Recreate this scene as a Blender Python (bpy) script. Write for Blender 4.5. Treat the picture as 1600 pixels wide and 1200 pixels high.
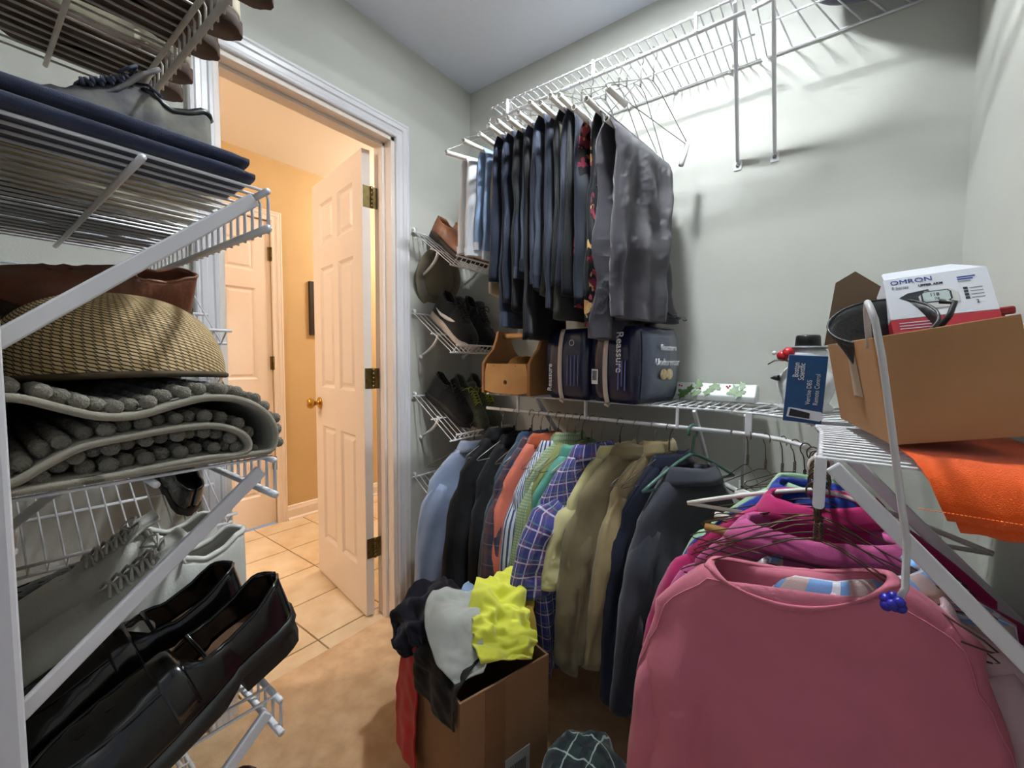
import bpy, math, random
from mathutils import Vector, Matrix, noise
D = bpy.data
for o in list(D.objects): D.objects.remove(o)
SC = bpy.context.scene
COL = SC.collection
PI = math.pi
# ------------------------------------------------------------------ camera
F_PX, YAW, PITCH, ROLL = 657.94, 0.64376, 0.05993, 0.00879
CAM = Vector((1.465, -1.590, 1.143))
fw = Vector((-math.sin(YAW), math.cos(YAW), 0)); rt = Vector((math.cos(YAW), math.sin(YAW), 0)); up = Vector((0, 0, 1))
f2 = fw * math.cos(PITCH) - up * math.sin(PITCH); u2 = up * math.cos(PITCH) + fw * math.sin(PITCH)
r3 = rt * math.cos(ROLL) + u2 * math.sin(ROLL); u3 = u2 * math.cos(ROLL) - rt * math.sin(ROLL)
cd = D.cameras.new('camera'); cam = D.objects.new('camera', cd); COL.objects.link(cam)
cd.sensor_fit = 'HORIZONTAL'; cd.sensor_width = 36; cd.lens = F_PX / 1600 * 36; cd.clip_start = 0.02
M4 = Matrix.Identity(4)
for i in range(3):
    M4[i][0] = r3[i]; M4[i][1] = u3[i]; M4[i][2] = -f2[i]; M4[i][3] = CAM[i]
cam.matrix_world = M4
SC.camera = cam
# ------------------------------------------------------------------ world, exposure
W = D.worlds.new('world'); SC.world = W; W.use_nodes = True
W.node_tree.nodes['Background'].inputs[0].default_value = (0.74, 0.84, 1.0, 1)
W.node_tree.nodes['Background'].inputs[1].default_value = 0.31
vs = SC.view_settings
vs.view_transform = 'Standard'; vs.look = 'None'; vs.gamma = 1; vs.use_curve_mapping = False
vs.exposure = 0.35
LAMP = (1.0, -0.61, 2.44); LAMP_STRENGTH = 1290.0
HALL_STRENGTH = 85.0; HALL_STRENGTH2 = 88.0
H = 2.44; XR = 1.73; YF = -1.58
# ------------------------------------------------------------------ materials
def lin(c):
    c = c / 255.0
    return c / 12.92 if c <= 0.04045 else ((c + 0.055) / 1.055) ** 2.4
def rgb(t): return (lin(t[0]), lin(t[1]), lin(t[2]), 1)
def new_mat(name):
    m = D.materials.new(name); m.use_nodes = True
    nt = m.node_tree; b = nt.nodes['Principled BSDF']
    return m, nt, b
def N(nt, t, **k):
    n = nt.nodes.new(t)
    for a, v in k.items(): setattr(n, a, v)
    return n
def mat(name, c, rough=0.6, metal=0.0, var=0.0, vscale=8.0, bump=0.0, bscale=200.0, spec=0.5, sheen=0.0, c2=None, coat=0.0):
    m, nt, b = new_mat(name)
    b.inputs['Roughness'].default_value = rough; b.inputs['Metallic'].default_value = metal
    b.inputs['Specular IOR Level'].default_value = spec
    b.inputs['Sheen Weight'].default_value = sheen
    b.inputs['Coat Weight'].default_value = coat
    b.inputs['Base Color'].default_value = rgb(c)
    tc = N(nt, 'ShaderNodeTexCoord')
    if var > 0 or c2:
        n = N(nt, 'ShaderNodeTexNoise'); n.inputs['Scale'].default_value = vscale; n.inputs['Detail'].default_value = 5
        nt.links.new(tc.outputs['Object'], n.inputs['Vector'])
        mr = N(nt, 'ShaderNodeMapRange'); mr.inputs[1].default_value = .35; mr.inputs[2].default_value = .65
        nt.links.new(n.outputs['Fac'], mr.inputs[0])
        mx = N(nt, 'ShaderNodeMix', data_type='RGBA')
        a = rgb(c); d = rgb(c2) if c2 else tuple(x * (1 - var) for x in a[:3]) + (1,)
        mx.inputs['A'].default_value = a; mx.inputs['B'].default_value = d
        nt.links.new(mr.outputs[0], mx.inputs['Factor']); nt.links.new(mx.outputs['Result'], b.inputs['Base Color'])
    if bump > 0:
        n = N(nt, 'ShaderNodeTexNoise'); n.inputs['Scale'].default_value = bscale; n.inputs['Detail'].default_value = 4
        nt.links.new(tc.outputs['Object'], n.inputs['Vector'])
        bp = N(nt, 'ShaderNodeBump'); bp.inputs['Strength'].default_value = bump; bp.inputs['Distance'].default_value = 0.01
        nt.links.new(n.outputs['Fac'], bp.inputs['Height']); nt.links.new(bp.outputs['Normal'], b.inputs['Normal'])
    return m
def pattern(name, base, layers, rough=0.85, bump=0.15, coord='UV'):
    """cloth with stripes: layers = (axis, period, width fraction, colour, strength, offset)"""
    m, nt, b = new_mat(name)
    b.inputs['Roughness'].default_value = rough; b.inputs['Sheen Weight'].default_value = 0.2
    tc = N(nt, 'ShaderNodeTexCoord'); sp = N(nt, 'ShaderNodeSeparateXYZ')
    nz = N(nt, 'ShaderNodeTexNoise'); nz.inputs['Scale'].default_value = 9
    nt.links.new(tc.outputs['Object'], nz.inputs['Vector'])
    ad = N(nt, 'ShaderNodeMix', data_type='VECTOR'); ad.inputs['Factor'].default_value = 0.006
    nt.links.new(tc.outputs[coord], ad.inputs['A']); nt.links.new(nz.outputs['Color'], ad.inputs['B'])
    nt.links.new(ad.outputs['Result'], sp.inputs[0])
    prev = None
    for ax, per, wd, col, st, off in layers:
        m1 = N(nt, 'ShaderNodeMath', operation='MULTIPLY_ADD'); m1.inputs[1].default_value = 1 / per; m1.inputs[2].default_value = off + 50
        nt.links.new(sp.outputs[{'X': 0, 'Y': 0 if coord == 'UV' else 1, 'Z': 1 if coord == 'UV' else 2}[ax]], m1.inputs[0])
        fr = N(nt, 'ShaderNodeMath', operation='FRACT'); nt.links.new(m1.outputs[0], fr.inputs[0])
        lt = N(nt, 'ShaderNodeMath', operation='LESS_THAN'); lt.inputs[1].default_value = wd; nt.links.new(fr.outputs[0], lt.inputs[0])
        ml = N(nt, 'ShaderNodeMath', operation='MULTIPLY'); ml.inputs[1].default_value = st; nt.links.new(lt.outputs[0], ml.inputs[0])
        mx = N(nt, 'ShaderNodeMix', data_type='RGBA'); nt.links.new(ml.outputs[0], mx.inputs['Factor'])
        if prev: nt.links.new(prev.outputs['Result'], mx.inputs['A'])
        else: mx.inputs['A'].default_value = rgb(base)
        mx.inputs['B'].default_value = rgb(col); prev = mx
    nt.links.new(prev.outputs['Result'], b.inputs['Base Color'])
    n = N(nt, 'ShaderNodeTexNoise'); n.inputs['Scale'].default_value = 600
    nt.links.new(tc.outputs['Object'], n.inputs['Vector'])
    bp = N(nt, 'ShaderNodeBump'); bp.inputs['Strength'].default_value = bump; bp.inputs['Distance'].default_value = 0.005
    nt.links.new(n.outputs['Fac'], bp.inputs['Height']); nt.links.new(bp.outputs['Normal'], b.inputs['Normal'])
    return m
def blotch(name, base, spots, rough=0.8):
    """print of coloured blotches: spots = (scale, threshold, colour, seed)"""
    m, nt, b = new_mat(name); b.inputs['Roughness'].default_value = rough
    tc = N(nt, 'ShaderNodeTexCoord'); prev = None
    for sc, th, col, sd in spots:
        n = N(nt, 'ShaderNodeTexNoise', noise_dimensions='4D'); n.inputs['Scale'].default_value = sc; n.inputs['W'].default_value = sd; n.inputs['Detail'].default_value = 1.5
        nt.links.new(tc.outputs['Object'], n.inputs['Vector'])
        g = N(nt, 'ShaderNodeMath', operation='GREATER_THAN'); g.inputs[1].default_value = th; nt.links.new(n.outputs['Fac'], g.inputs[0])
        mx = N(nt, 'ShaderNodeMix', data_type='RGBA'); nt.links.new(g.outputs[0], mx.inputs['Factor'])
        if prev: nt.links.new(prev.outputs['Result'], mx.inputs['A'])
        else: mx.inputs['A'].default_value = rgb(base)
        mx.inputs['B'].default_value = rgb(col); prev = mx
    nt.links.new(prev.outputs['Result'], b.inputs['Base Color'])
    return m
def emit(name, col, s):
    m, nt, b = new_mat(name); b.inputs['Base Color'].default_value = (0.9, 0.9, 0.9, 1)
    b.inputs['Emission Color'].default_value = col; b.inputs['Emission Strength'].default_value = s
    return m
def clear_mat(name, c=(235, 240, 245), rough=0.12):
    m, nt, b = new_mat(name); b.inputs['Base Color'].default_value = rgb(c)
    b.inputs['Transmission Weight'].default_value = 1.0; b.inputs['IOR'].default_value = 1.12; b.inputs['Roughness'].default_value = rough
    b.inputs['Specular IOR Level'].default_value = 1.0
    return m
def fabric(name, c, var=0.12, bump=0.25, bscale=900, rough=0.9, sheen=0.25, vscale=14): return mat(name, c, rough, 0, var, vscale, bump, bscale, 0.2, sheen)

WALL = mat('wall_paint', (198, 198, 191), .75, var=.04, vscale=3, bump=.06, bscale=250, spec=.3)
CEIL = mat('ceiling_paint', (228, 232, 244), .85, var=.03, vscale=3, bump=.05, bscale=120, spec=.2)
TRIM = mat('trim_gloss', (224, 222, 226), .32, var=.02)
HALLW = mat('hall_paint', (208, 180, 134), .7, var=.06, vscale=4, bump=.05, bscale=200, spec=.3)
HALLC = mat('hall_ceiling_paint', (240, 235, 228), .85)
DOORW = mat('door_white', (234, 222, 212), .42, var=.02, bump=.04, bscale=60)
CARPET = mat('carpet_pile', (244, 206, 162), 1.0, c2=(222, 178, 132), vscale=14, bump=.55, bscale=420, spec=.1, sheen=.3)
TILE = mat('tile_glaze', (230, 210, 180), .38, c2=(214, 186, 148), vscale=7, bump=.05, bscale=30)
GROUT = mat('grout', (128, 104, 80), .9)
BRASS = mat('brass', (196, 152, 70), .28, 1.0)
OLDBRASS = mat('antique_brass', (128, 112, 72), .4, 1.0, var=.4, vscale=60)
WIRE = mat('white_vinyl_wire', (226, 226, 230), .38)
WIREG = mat('dusty_wire', (196, 190, 180), .5, var=.15, vscale=40)
STEEL = mat('hanger_steel', (150, 146, 140), .3, .9)
BRONZE = mat('hanger_bronze', (92, 78, 62), .4, .6)
TUBEW = mat('paper_tube', (232, 230, 226), .7)
PLWHITE = mat('plastic_white', (232, 232, 230), .35)
BLACKP = mat('black_plastic', (22, 22, 24), .4)
# ------------------------------------------------------------------ mesh builder
class MB:
    def __init__(s): s.v = []; s.f = []
    def add(s, vs_, fs):
        n = len(s.v); s.v.extend([Vector(a) for a in vs_]); s.f.extend([tuple(i + n for i in f) for f in fs]); return s
    def box(s, lo, hi, M=None):
        x0, y0, z0 = lo; x1, y1, z1 = hi
        p = [(x0, y0, z0), (x1, y0, z0), (x1, y1, z0), (x0, y1, z0), (x0, y0, z1), (x1, y0, z1), (x1, y1, z1), (x0, y1, z1)]
        p = [Vector(a) for a in p]
        if M is not None: p = [M @ a for a in p]
        return s.add(p, [(3, 2, 1, 0), (4, 5, 6, 7), (0, 1, 5, 4), (1, 2, 6, 5), (2, 3, 7, 6), (3, 0, 4, 7)])
    def tube(s, pts, r, n=6, closed=False, cap=True):
        pts = [Vector(p) for p in pts]; m = len(pts)
        rs = r if isinstance(r, (list, tuple)) else [r] * m
        rings = []; ref = None
        for i, p in enumerate(pts):
            if closed: t = pts[(i + 1) % m] - pts[i - 1]
            else: t = pts[min(i + 1, m - 1)] - pts[max(i - 1, 0)]
            if t.length < 1e-9: t = Vector((0, 0, 1))
            t.normalize()
            if ref is None:
                a = Vector((0, 0, 1)) if abs(t.z) < .9 else Vector((1, 0, 0)); ref = (a - t * a.dot(t)).normalized()
            else:
                q = ref - t * ref.dot(t); ref = q.normalized() if q.length > 1e-6 else ref
            b = t.cross(ref)
            rings.append([p + (ref * math.cos(2 * PI * k / n) + b * math.sin(2 * PI * k / n)) * rs[i] for k in range(n)])
        s.loft(rings, True, cap and not closed, cap and not closed, closed); return s
    def loft(s, rings, ring_closed=True, cap0=False, cap1=False, wrap=False):
        n = len(rings[0]); m = len(rings); v = [q for r in rings for q in r]; f = []
        for i in range(m if wrap else m - 1):
            a, b = i * n, ((i + 1) % m) * n
            for k in range(n if ring_closed else n - 1):
                k2 = (k + 1) % n; f.append((a + k, a + k2, b + k2, b + k))
        if cap0: f.append(tuple(range(n - 1, -1, -1)))
        if cap1: f.append(tuple((m - 1) * n + k for k in range(n)))
        return s.add(v, f)
    def lathe(s, prof, n=24, c=(0, 0, 0), M=None):
        rings = [[Vector((c[0] + r * math.cos(2 * PI * k / n), c[1] + r * math.sin(2 * PI * k / n), c[2] + z)) for k in range(n)] for r, z in prof]
        if M is not None: rings = [[M @ q for q in r] for r in rings]
        return s.loft(rings, True, True, True)
    def ball(s, c, r, n=10, sx=1, sy=1, sz=1, M=None):
        prof = [(max(1e-4, math.sin(PI * i / (n // 2 + 1))) , -math.cos(PI * i / (n // 2 + 1))) for i in range(n // 2 + 2)]
        rings = [[Vector((c[0] + r * sx * a * math.cos(2 * PI * k / n), c[1] + r * sy * a * math.sin(2 * PI * k / n), c[2] + r * sz * z)) for k in range(n)] for a, z in prof]
        if M is not None: rings = [[M @ q for q in g] for g in rings]
        return s.loft(rings, True, True, True)
    def prism(s, poly, d0, d1, axis='Z', M=None):
        def P(a, b, d):
            return Vector((a, b, d)) if axis == 'Z' else (Vector((d, a, b)) if axis == 'X' else Vector((a, d, b)))
        n = len(poly); v = [P(a, b, d0) for a, b in poly] + [P(a, b, d1) for a, b in poly]
        if M is not None: v = [M @ q for q in v]
        f = [tuple(range(n - 1, -1, -1)), tuple(range(n, 2 * n))] + [(k, (k + 1) % n, n + (k + 1) % n, n + k) for k in range(n)]
        return s.add(v, f)
    def bar(s, a, b, w, t, upv=(0, 0, 1)):
        a = Vector(a); b = Vector(b); d = (b - a).normalized(); sd = d.cross(Vector(upv)); sd.normalize(); n = sd.cross(d)
        r = [[q + sd * (w / 2 * i) + n * (t / 2 * j) for i, j in ((-1, -1), (1, -1), (1, 1), (-1, 1))] for q in (a, b)]
        return s.loft(r, True, True, True)
    def grid(s, rows, wrap=False): return s.loft(rows, wrap)
    def mesh(s, name, smooth=False):
        me = D.meshes.new(name); me.from_pydata([tuple(a) for a in s.v], [], s.f); me.update()
        if smooth: me.polygons.foreach_set('use_smooth', [True] * len(me.polygons))
        return me
    def build(s, name, m, parent=None, smooth=False, bevel=0, solid=0, sub=0, world=False):
        if world and parent is not None:
            iv = parent.matrix_basis.inverted(); s.v = [iv @ a for a in s.v]
        me = s.mesh(name, smooth)
        if m: me.materials.append(m)
        o = D.objects.new(name, me); COL.objects.link(o)
        if parent is not None: o.parent = parent
        if solid:
            k = o.modifiers.new('s', 'SOLIDIFY'); k.thickness = solid; k.offset = 0
        if bevel:
            k = o.modifiers.new('b', 'BEVEL'); k.width = bevel; k.segments = 2; k.limit_method = 'ANGLE'
        if sub:
            k = o.modifiers.new('u', 'SUBSURF'); k.levels = sub; k.render_levels = sub
        return o
def tag(o, label, cat, group=None):
    o['label'] = label; o['category'] = cat
    if group: o['group'] = group
    return o
def thing(name, label, cat, loc=(0, 0, 0), rot=(0, 0, 0), group=None):
    o = D.objects.new(name, None); COL.objects.link(o); o.empty_display_size = .05
    o.location = loc; o.rotation_euler = rot; o.matrix_basis = Matrix.LocRotScale(Vector(loc), __import__('mathutils').Euler(rot), Vector((1, 1, 1)))
    return tag(o, label, cat, group)
def struct(o): o['kind'] = 'structure'; return o
def stuff(o): o['kind'] = 'stuff'; return o
def copy_tree(o, loc, rot=None, label=None, scale=None):
    c = o.copy(); COL.objects.link(c); c.location = loc
    if rot is not None: c.rotation_euler = rot
    if scale is not None: c.scale = scale
    if label: c['label'] = label
    for ch in o.children:
        d = ch.copy(); COL.objects.link(d); d.parent = c
        for g in ch.children:
            e = g.copy(); COL.objects.link(e); e.parent = d
    return c
def text(s_, size, m, parent, M, name='lettering', extrude=.0003, bold=0.0, sx=1.0):
    cu = D.curves.new('t', 'FONT'); cu.body = s_; cu.size = size; cu.extrude = extrude; cu.offset = bold; cu.resolution_u = 3
    ob = D.objects.new('t', cu); COL.objects.link(ob)
    me = D.meshes.new_from_object(ob.evaluated_get(bpy.context.evaluated_depsgraph_get()))
    D.objects.remove(ob); D.curves.remove(cu); me.name = name
    for v in me.vertices: v.co = M @ Vector((v.co.x * sx, v.co.y, v.co.z))
    me.materials.clear(); me.materials.append(m)
    o = D.objects.new(name, me); COL.objects.link(o); o.parent = parent
    return o
def frame(o, x, y):
    """matrix with local x, y axes and origin"""
    x = Vector(x).normalized(); y = Vector(y).normalized(); z = x.cross(y)
    m = Matrix.Identity(4)
    for i in range(3): m[i][0] = x[i]; m[i][1] = y[i]; m[i][2] = z[i]; m[i][3] = o[i]
    return m
def arc(c, r, a0, a1, n, ax=('Y', 'Z')):
    out = []
    for i in range(n + 1):
        a = a0 + (a1 - a0) * i / n; p = [c[0], c[1], c[2]]
        p['XYZ'.index(ax[0])] += r * math.cos(a); p['XYZ'.index(ax[1])] += r * math.sin(a); out.append(tuple(p))
    return out
def set_uv(o, n, fu, fv):
    """uv for a mesh lofted from rings of n points: u from ring position, v from ring index"""
    l = o.data.uv_layers.new(name='UVMap')
    for p in o.data.polygons:
        ks = [v % n for v in p.vertices]; wr = max(ks) - min(ks) > n // 2
        for li, vi in zip(p.loop_indices, p.vertices):
            k, j = vi % n, vi // n
            l.data[li].uv = (fu(k + (n if wr and k < n // 2 else 0), j), fv(j))
def nz(x, y, z): return noise.noise(Vector((x, y, z)))
def sm(a, b, t): t = max(0, min(1, (t - a) / (b - a))) if a != b else 0; return t * t * (3 - 2 * t)
def interp(tab, t):
    for (a, x), (b, y) in zip(tab, tab[1:]):
        if t <= b: 
            k = (t - a) / (b - a) if b > a else 0
            return x + (y - x) * max(0, k)
    return tab[-1][1]
# ================================================================== SETTING
YD0, YD1, ZD = -1.10, -0.457, 2.045      # door opening
WT = 0.115                                # wall thickness
b = MB().box((0, YF - .1, -.02), (XR, 0, 0)).box((-.055, YD0, -.02), (0, YD1, 0)).box((.0, -2.7, -.02), (XR, YF - .1, 0))
struct(b.build('floor', CARPET))
b = MB().box((-WT, YF - .1, 0), (0, YD0, H)).box((-WT, YD1, 0), (0, .1, H)).box((-WT, YD0, ZD), (0, YD1, H))
struct(b.build('wall_left', WALL))
struct(MB().box((0, 0, 0), (XR + .1, .1, H)).build('wall_back', WALL))
struct(MB().box((XR, YF - .1, 0), (XR + .1, 0, H)).build('wall_right', WALL))
struct(MB().box((-WT, YF - .1, H), (XR + .1, .1, H + .08)).build('ceiling', CEIL))
struct(MB().box((0, YF - .1, 0), (.92, YF, H)).box((.92, YF - .1, 2.06), (XR, YF, H)).build('wall_front', WALL))
# casing of the doorway the picture is taken from
struct(MB().box((.897, YF - .115, 0), (.962, YF + .014, 2.06)).box((.897, YF - .115, 2.06), (XR, YF + .014, 2.12)).build('trim_1', TRIM, bevel=.004))
# moulded casing around the door opening, closet side
def casing_profile():
    return [(0, 0), (0, .010), (.004, .013), (.012, .013), (.016, .010), (.030, .012), (.034, .017), (.046, .018), (.050, .015), (.054, .018), (.060, .018), (.064, .014), (.064, 0)]
def casing(name, xface, sgn, y0, y1, z1, m, parent=None, z0=0):
    """mitred casing on plane x=xface facing sgn*x around opening y0..y1, up to z1"""
    rings = []
    for (dy, dz, zz) in ((-1, 0, z0), (-1, 1, z1), (1, 1, z1), (1, 0, z0)):
        yb = y0 if dy < 0 else y1
        rings.append([Vector((xface + sgn * h, yb + dy * w, zz + dz * w)) for w, h in casing_profile()])
    mb = MB(); mb.loft(rings, True, True, True); return mb.build(name, m, parent)
struct(casing('trim_2', 0, 1, YD0, YD1, ZD, TRIM))
struct(casing('trim_3', -WT, -1, YD0, YD1, ZD, DOORW))
b = MB().box((-WT, YD0 - .001, 0), (0, YD0 + .018, ZD)).box((-WT, YD1 - .018, 0), (0, YD1 + .001, ZD)).box((-WT, YD0, ZD - .018), (0, YD1, ZD + .001))
b.box((-.068, YD0 + .018, 0), (-.042, YD0 + .03, ZD - .018)).box((-.068, YD1 - .03, 0), (-.042, YD1 - .018, ZD - .018)).box((-.068, YD0 + .018, ZD - .03), (-.042, YD1 - .018, ZD - .018))
struct(b.build('trim_4', DOORW, bevel=.0015))
struct(MB().box((0, YD1 + .065, 0), (.014, 0, .085)).build('baseboard_left', TRIM, bevel=.003))
struct(MB().box((.014, -.014, 0), (XR, 0, .085)).build('baseboard_back', TRIM, bevel=.003))
struct(MB().box((XR - .014, YF, 0), (XR, -.014, .085)).build('baseboard_right', TRIM, bevel=.003))
# hall beyond
HX = -1.52
HY0, HY1 = -2.7, 1.6
hf = struct(MB().box((HX, HY0, -.03), (-.055, HY1, -.008)).build('floor_hall', GROUT))
tm = MB(); g = .0035; S = .3035
tm.box((g, g, -.008), (S - g, S - g, 0)); tme = tm.mesh('tile'); tme.materials.append(TILE)
for i in range(6):
    for j in range(14):
        x0 = -.139 - S * i; y0 = -.745 - .31 * 6 + .31 * j
        x1 = x0 + S; y1 = y0 + .31 - .001
        cx0, cx1, cy0, cy1 = max(x0, HX), min(x1, -.055), y0, y1
        if cx1 - cx0 < .01 or (cx0 > -.2 and False): continue
        if x0 >= HX and x1 <= -.055: me = tme
        else:
            q = MB(); q.box((cx0 - x0 + (g if cx0 == x0 else 0), g, -.008), (cx1 - x0 - (g if cx1 == x1 else 0), .31 - g, 0)); me = q.mesh('tile'); me.materials.append(TILE)
        o = D.objects.new('tile', me); COL.objects.link(o); o.parent = hf; o.location = (x0, y0, 0)
        if me is tme: o.scale = (1, .31 / S, 1)
DY0, DY1, DZ = -.905, -.285, 2.035
b = MB().box((HX - .1, HY0, 0), (HX, DY0, H)).box((HX - .1, DY1, 0), (HX, HY1, H)).box((HX - .1, DY0, DZ), (HX, DY1, H))
struct(b.build('wall_hall_far', HALLW))
struct(MB().box((HX - .1, HY1, 0), (0, HY1 + .1, H)).build('wall_hall_end', HALLW))
struct(MB().box((HX - .1, HY0 - .1, 0), (0, HY0, H)).build('wall_hall_near', HALLW))
struct(MB().box((-WT - .004, .1, 0), (0, HY1, H)).box((-WT - .004, YD1 + .064, 0), (-WT, .1, H)).box((-WT - .004, HY0, 0), (-WT, YD0 - .064, H)).box((-WT, HY0, 0), (0, YF - .1, H)).box((-WT - .004, YD0 - .064, ZD + .064), (-WT, YD1 + .064, H)).build('wall_hall_closet', HALLW))
struct(MB().box((HX - .1, HY0, H), (-WT, HY1, H + .08)).build('ceiling_hall', HALLC))
struct(casing('trim_5', HX, 1, DY0, DY1, DZ, DOORW))
b = MB()
for y0, y1 in ((HY0, DY0 - .064), (DY1 + .064, HY1)):
    b.prism([(HX, 0), (HX + .016, 0), (HX + .016, .07), (HX + .010, .082), (HX + .006, .095), (HX, .1)], y0, y1, 'Y')
    b.prism([(HX + .016, 0), (HX + .03, 0), (HX + .028, .01), (HX + .016, .018)], y0, y1, 'Y')
struct(b.build('baseboard_hall', DOORW))
# six panel doors ---------------------------------------------------
def panel_door(name, w, h, t, M, m, knob_s=None, hinge_s=None, hinge_z=()):
    """door in local x 0..w (from hinge), z 0..h, visible face y=0, body y 0..t"""
    root = struct(D.objects.new(name, None)); COL.objects.link(root); root.matrix_basis = M; root.matrix_world = M
    st = .092; cx = .052
    cols = [(st, w / 2 - cx / 2 - .004), (w / 2 + cx / 2 + .004, w - st)]
    rows = [(.20, .79), (.985, 1.575), (1.685, 1.885)]
    b = MB()
    xs = [0, cols[0][0], cols[0][1], cols[1][0], cols[1][1], w]; zs = [0] + [z for r in rows for z in r] + [h]
    for i in range(5):
        for j in range(7):
            hole = i in (1, 3) and j in (1, 3, 5)
            if not hole: b.box((xs[i], 0, zs[j]), (xs[i + 1], t, zs[j + 1]))
    b.build('slab', m, root)
    for c0, c1 in cols:
        for z0, z1 in rows:
            p = MB(); i1, i2, i3 = .012, .02, .034
            for yy, sg in ((0, 1), (t, -1)):
                def ring(k, d): return [Vector((c0 + k, yy + sg * d, z0 + k)), Vector((c1 - k, yy + sg * d, z0 + k)), Vector((c1 - k, yy + sg * d, z1 - k)), Vector((c0 + k, yy + sg * d, z1 - k))]
                R_ = [ring(0, 0), ring(i1, .010), ring(i2, .010), ring(i3, .003)]
                p.loft(R_ if sg > 0 else [list(reversed(r)) for r in R_], True, False, True)
            p.build('panel', m, root)
    if knob_s is not None:
        for sg, y in ((-1, 0), (1, t)):
            k = MB(); Mk = Matrix.Translation((knob_s, y, .90)) @ Matrix.Rotation(PI / 2 if sg < 0 else -PI / 2, 4, 'X')
            k.lathe([(.031, 0), (.031, .004), (.026, .008), (.012, .010), (.011, .026), (.019, .032), (.027, .042), (.028, .052), (.022, .060), (.010, .063)], 20, M=Mk)
            k.build('door_knob', BRASS, root, True)
    for z in hinge_z:
        k = MB(); k.box((-.002, t * .12, z - .044), (.0005, t + .004, z + .044)); k.box((-.004, t - .0, z - .044), (-.001, t + .036, z + .044))
        ho = k.build('hinge', OLDBRASS, root, bevel=.001)
        kk = MB()
        for q in range(5): kk.tube([(-.004, t + .004, z - .044 + q * .0178), (-.004, t + .004, z - .044 + q * .0178 + .0165)], .0065, 10)
        kk.build('hinge_barrel', OLDBRASS, ho, True)
    return root
ang = math.atan2(.158, -.987)
Md = Matrix.Translation((-.108, -.540, .008)) @ Matrix.Rotation(ang, 4, 'Z') @ Matrix.Scale(-1, 4, (0, 1, 0))
panel_door('door_1', .572, 1.995, .036, Md, DOORW, knob_s=.515, hinge_z=(.30, 1.045, 1.805))
# far hall door: visible face towards +x
Mf = Matrix.Translation((HX + .004, DY1 - .003, .008)) @ Matrix.Rotation(-PI / 2, 4, 'Z') @ Matrix.Scale(-1, 4, (0, 1, 0))
Mf = Matrix(((0, -1, 0, HX - .012), (-1, 0, 0, DY1 - .003), (0, 0, 1, .010), (0, 0, 0, 1)))
panel_door('door_2', .614, 2.02, .036, Mf, DOORW)
b = MB()
for z in (.42, 1.10, 1.82):
    ro = thing('door_hinge', {.42: 'lowest brass hinge on the closed hall door', 1.10: 'middle brass hinge on the closed hall door', 1.82: 'top brass hinge on the closed hall door'}[z], 'hinge', (HX + .004, DY1 + .001, z), group='hinges of the hall door')
    MB().tube([(0, 0, -.045), (0, 0, .045)], .007, 10).build('barrel', OLDBRASS, ro, True)
    MB().box((-.012, -.02, -.044), (-.006, .0, .044)).build('leaf', OLDBRASS, ro)
# picture on the hall wall
r = thing('picture_frame', 'dark framed picture on the tan hall wall beside the open door', 'picture', (HX, -.04, 1.49))
DKWOOD = mat('dark_wood', (38, 28, 22), .4)
b = MB(); w, h = .30, .38
for lo, hi in (((0, 0, -h / 2), (.022, .035, h / 2)), ((0, w - .035, -h / 2), (.022, w, h / 2)), ((0, .035, -h / 2), (.022, w - .035, -h / 2 + .035)), ((0, .035, h / 2 - .035), (.022, w - .035, h / 2))): b.box(lo, hi)
b.build('frame', DKWOOD, r, bevel=.002)
MB().box((.001, .03, -h / 2 + .03), (.008, w - .03, h / 2 - .03)).build('print', mat('print_grey', (98, 92, 80), .5, c2=(60, 60, 58), vscale=8), r)
# hall lamp (out of view, along the hall)
for yl, stn, lab in ((-2.0, HALL_STRENGTH, 'round frosted globe lamp hanging in the near part of the hall'), (.75, HALL_STRENGTH2, 'round frosted globe lamp hanging in the hall behind the open door')):
    r = thing('hall_globe_lamp', lab, 'lamp', (-.85, yl, H), group='globe lamps of the hall')
    MB().lathe([(.06, -.001), (.06, -.02), (.012, -.03), (.012, -.13), (.04, -.14)], 28).build('base', BRASS, r, True)
    MB().lathe([(.04, -.141), (.085, -.17), (.105, -.22), (.085, -.27), (.04, -.298), (.001, -.303)], 24).build('shade', emit('hall_glow', (1.0, .91, .82, 1), stn), r, True)
# closet lamp: flush disc light (above the frame)
r = thing('disc_light', 'flush round ceiling disc light lighting the closet', 'lamp', (LAMP[0], LAMP[1], H))
MB().lathe([(.088, -.0005), (.088, -.008), (.078, -.014), (.062, -.012), (.060, -.004)], 32).build('trim_ring', PLWHITE, r, True)
MB().lathe([(.060, -.0135), (.001, -.0135)], 24).build('diffuser', emit('lamp_glow', (.90, .97, 1.0, 1), LAMP_STRENGTH), r)
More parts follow.
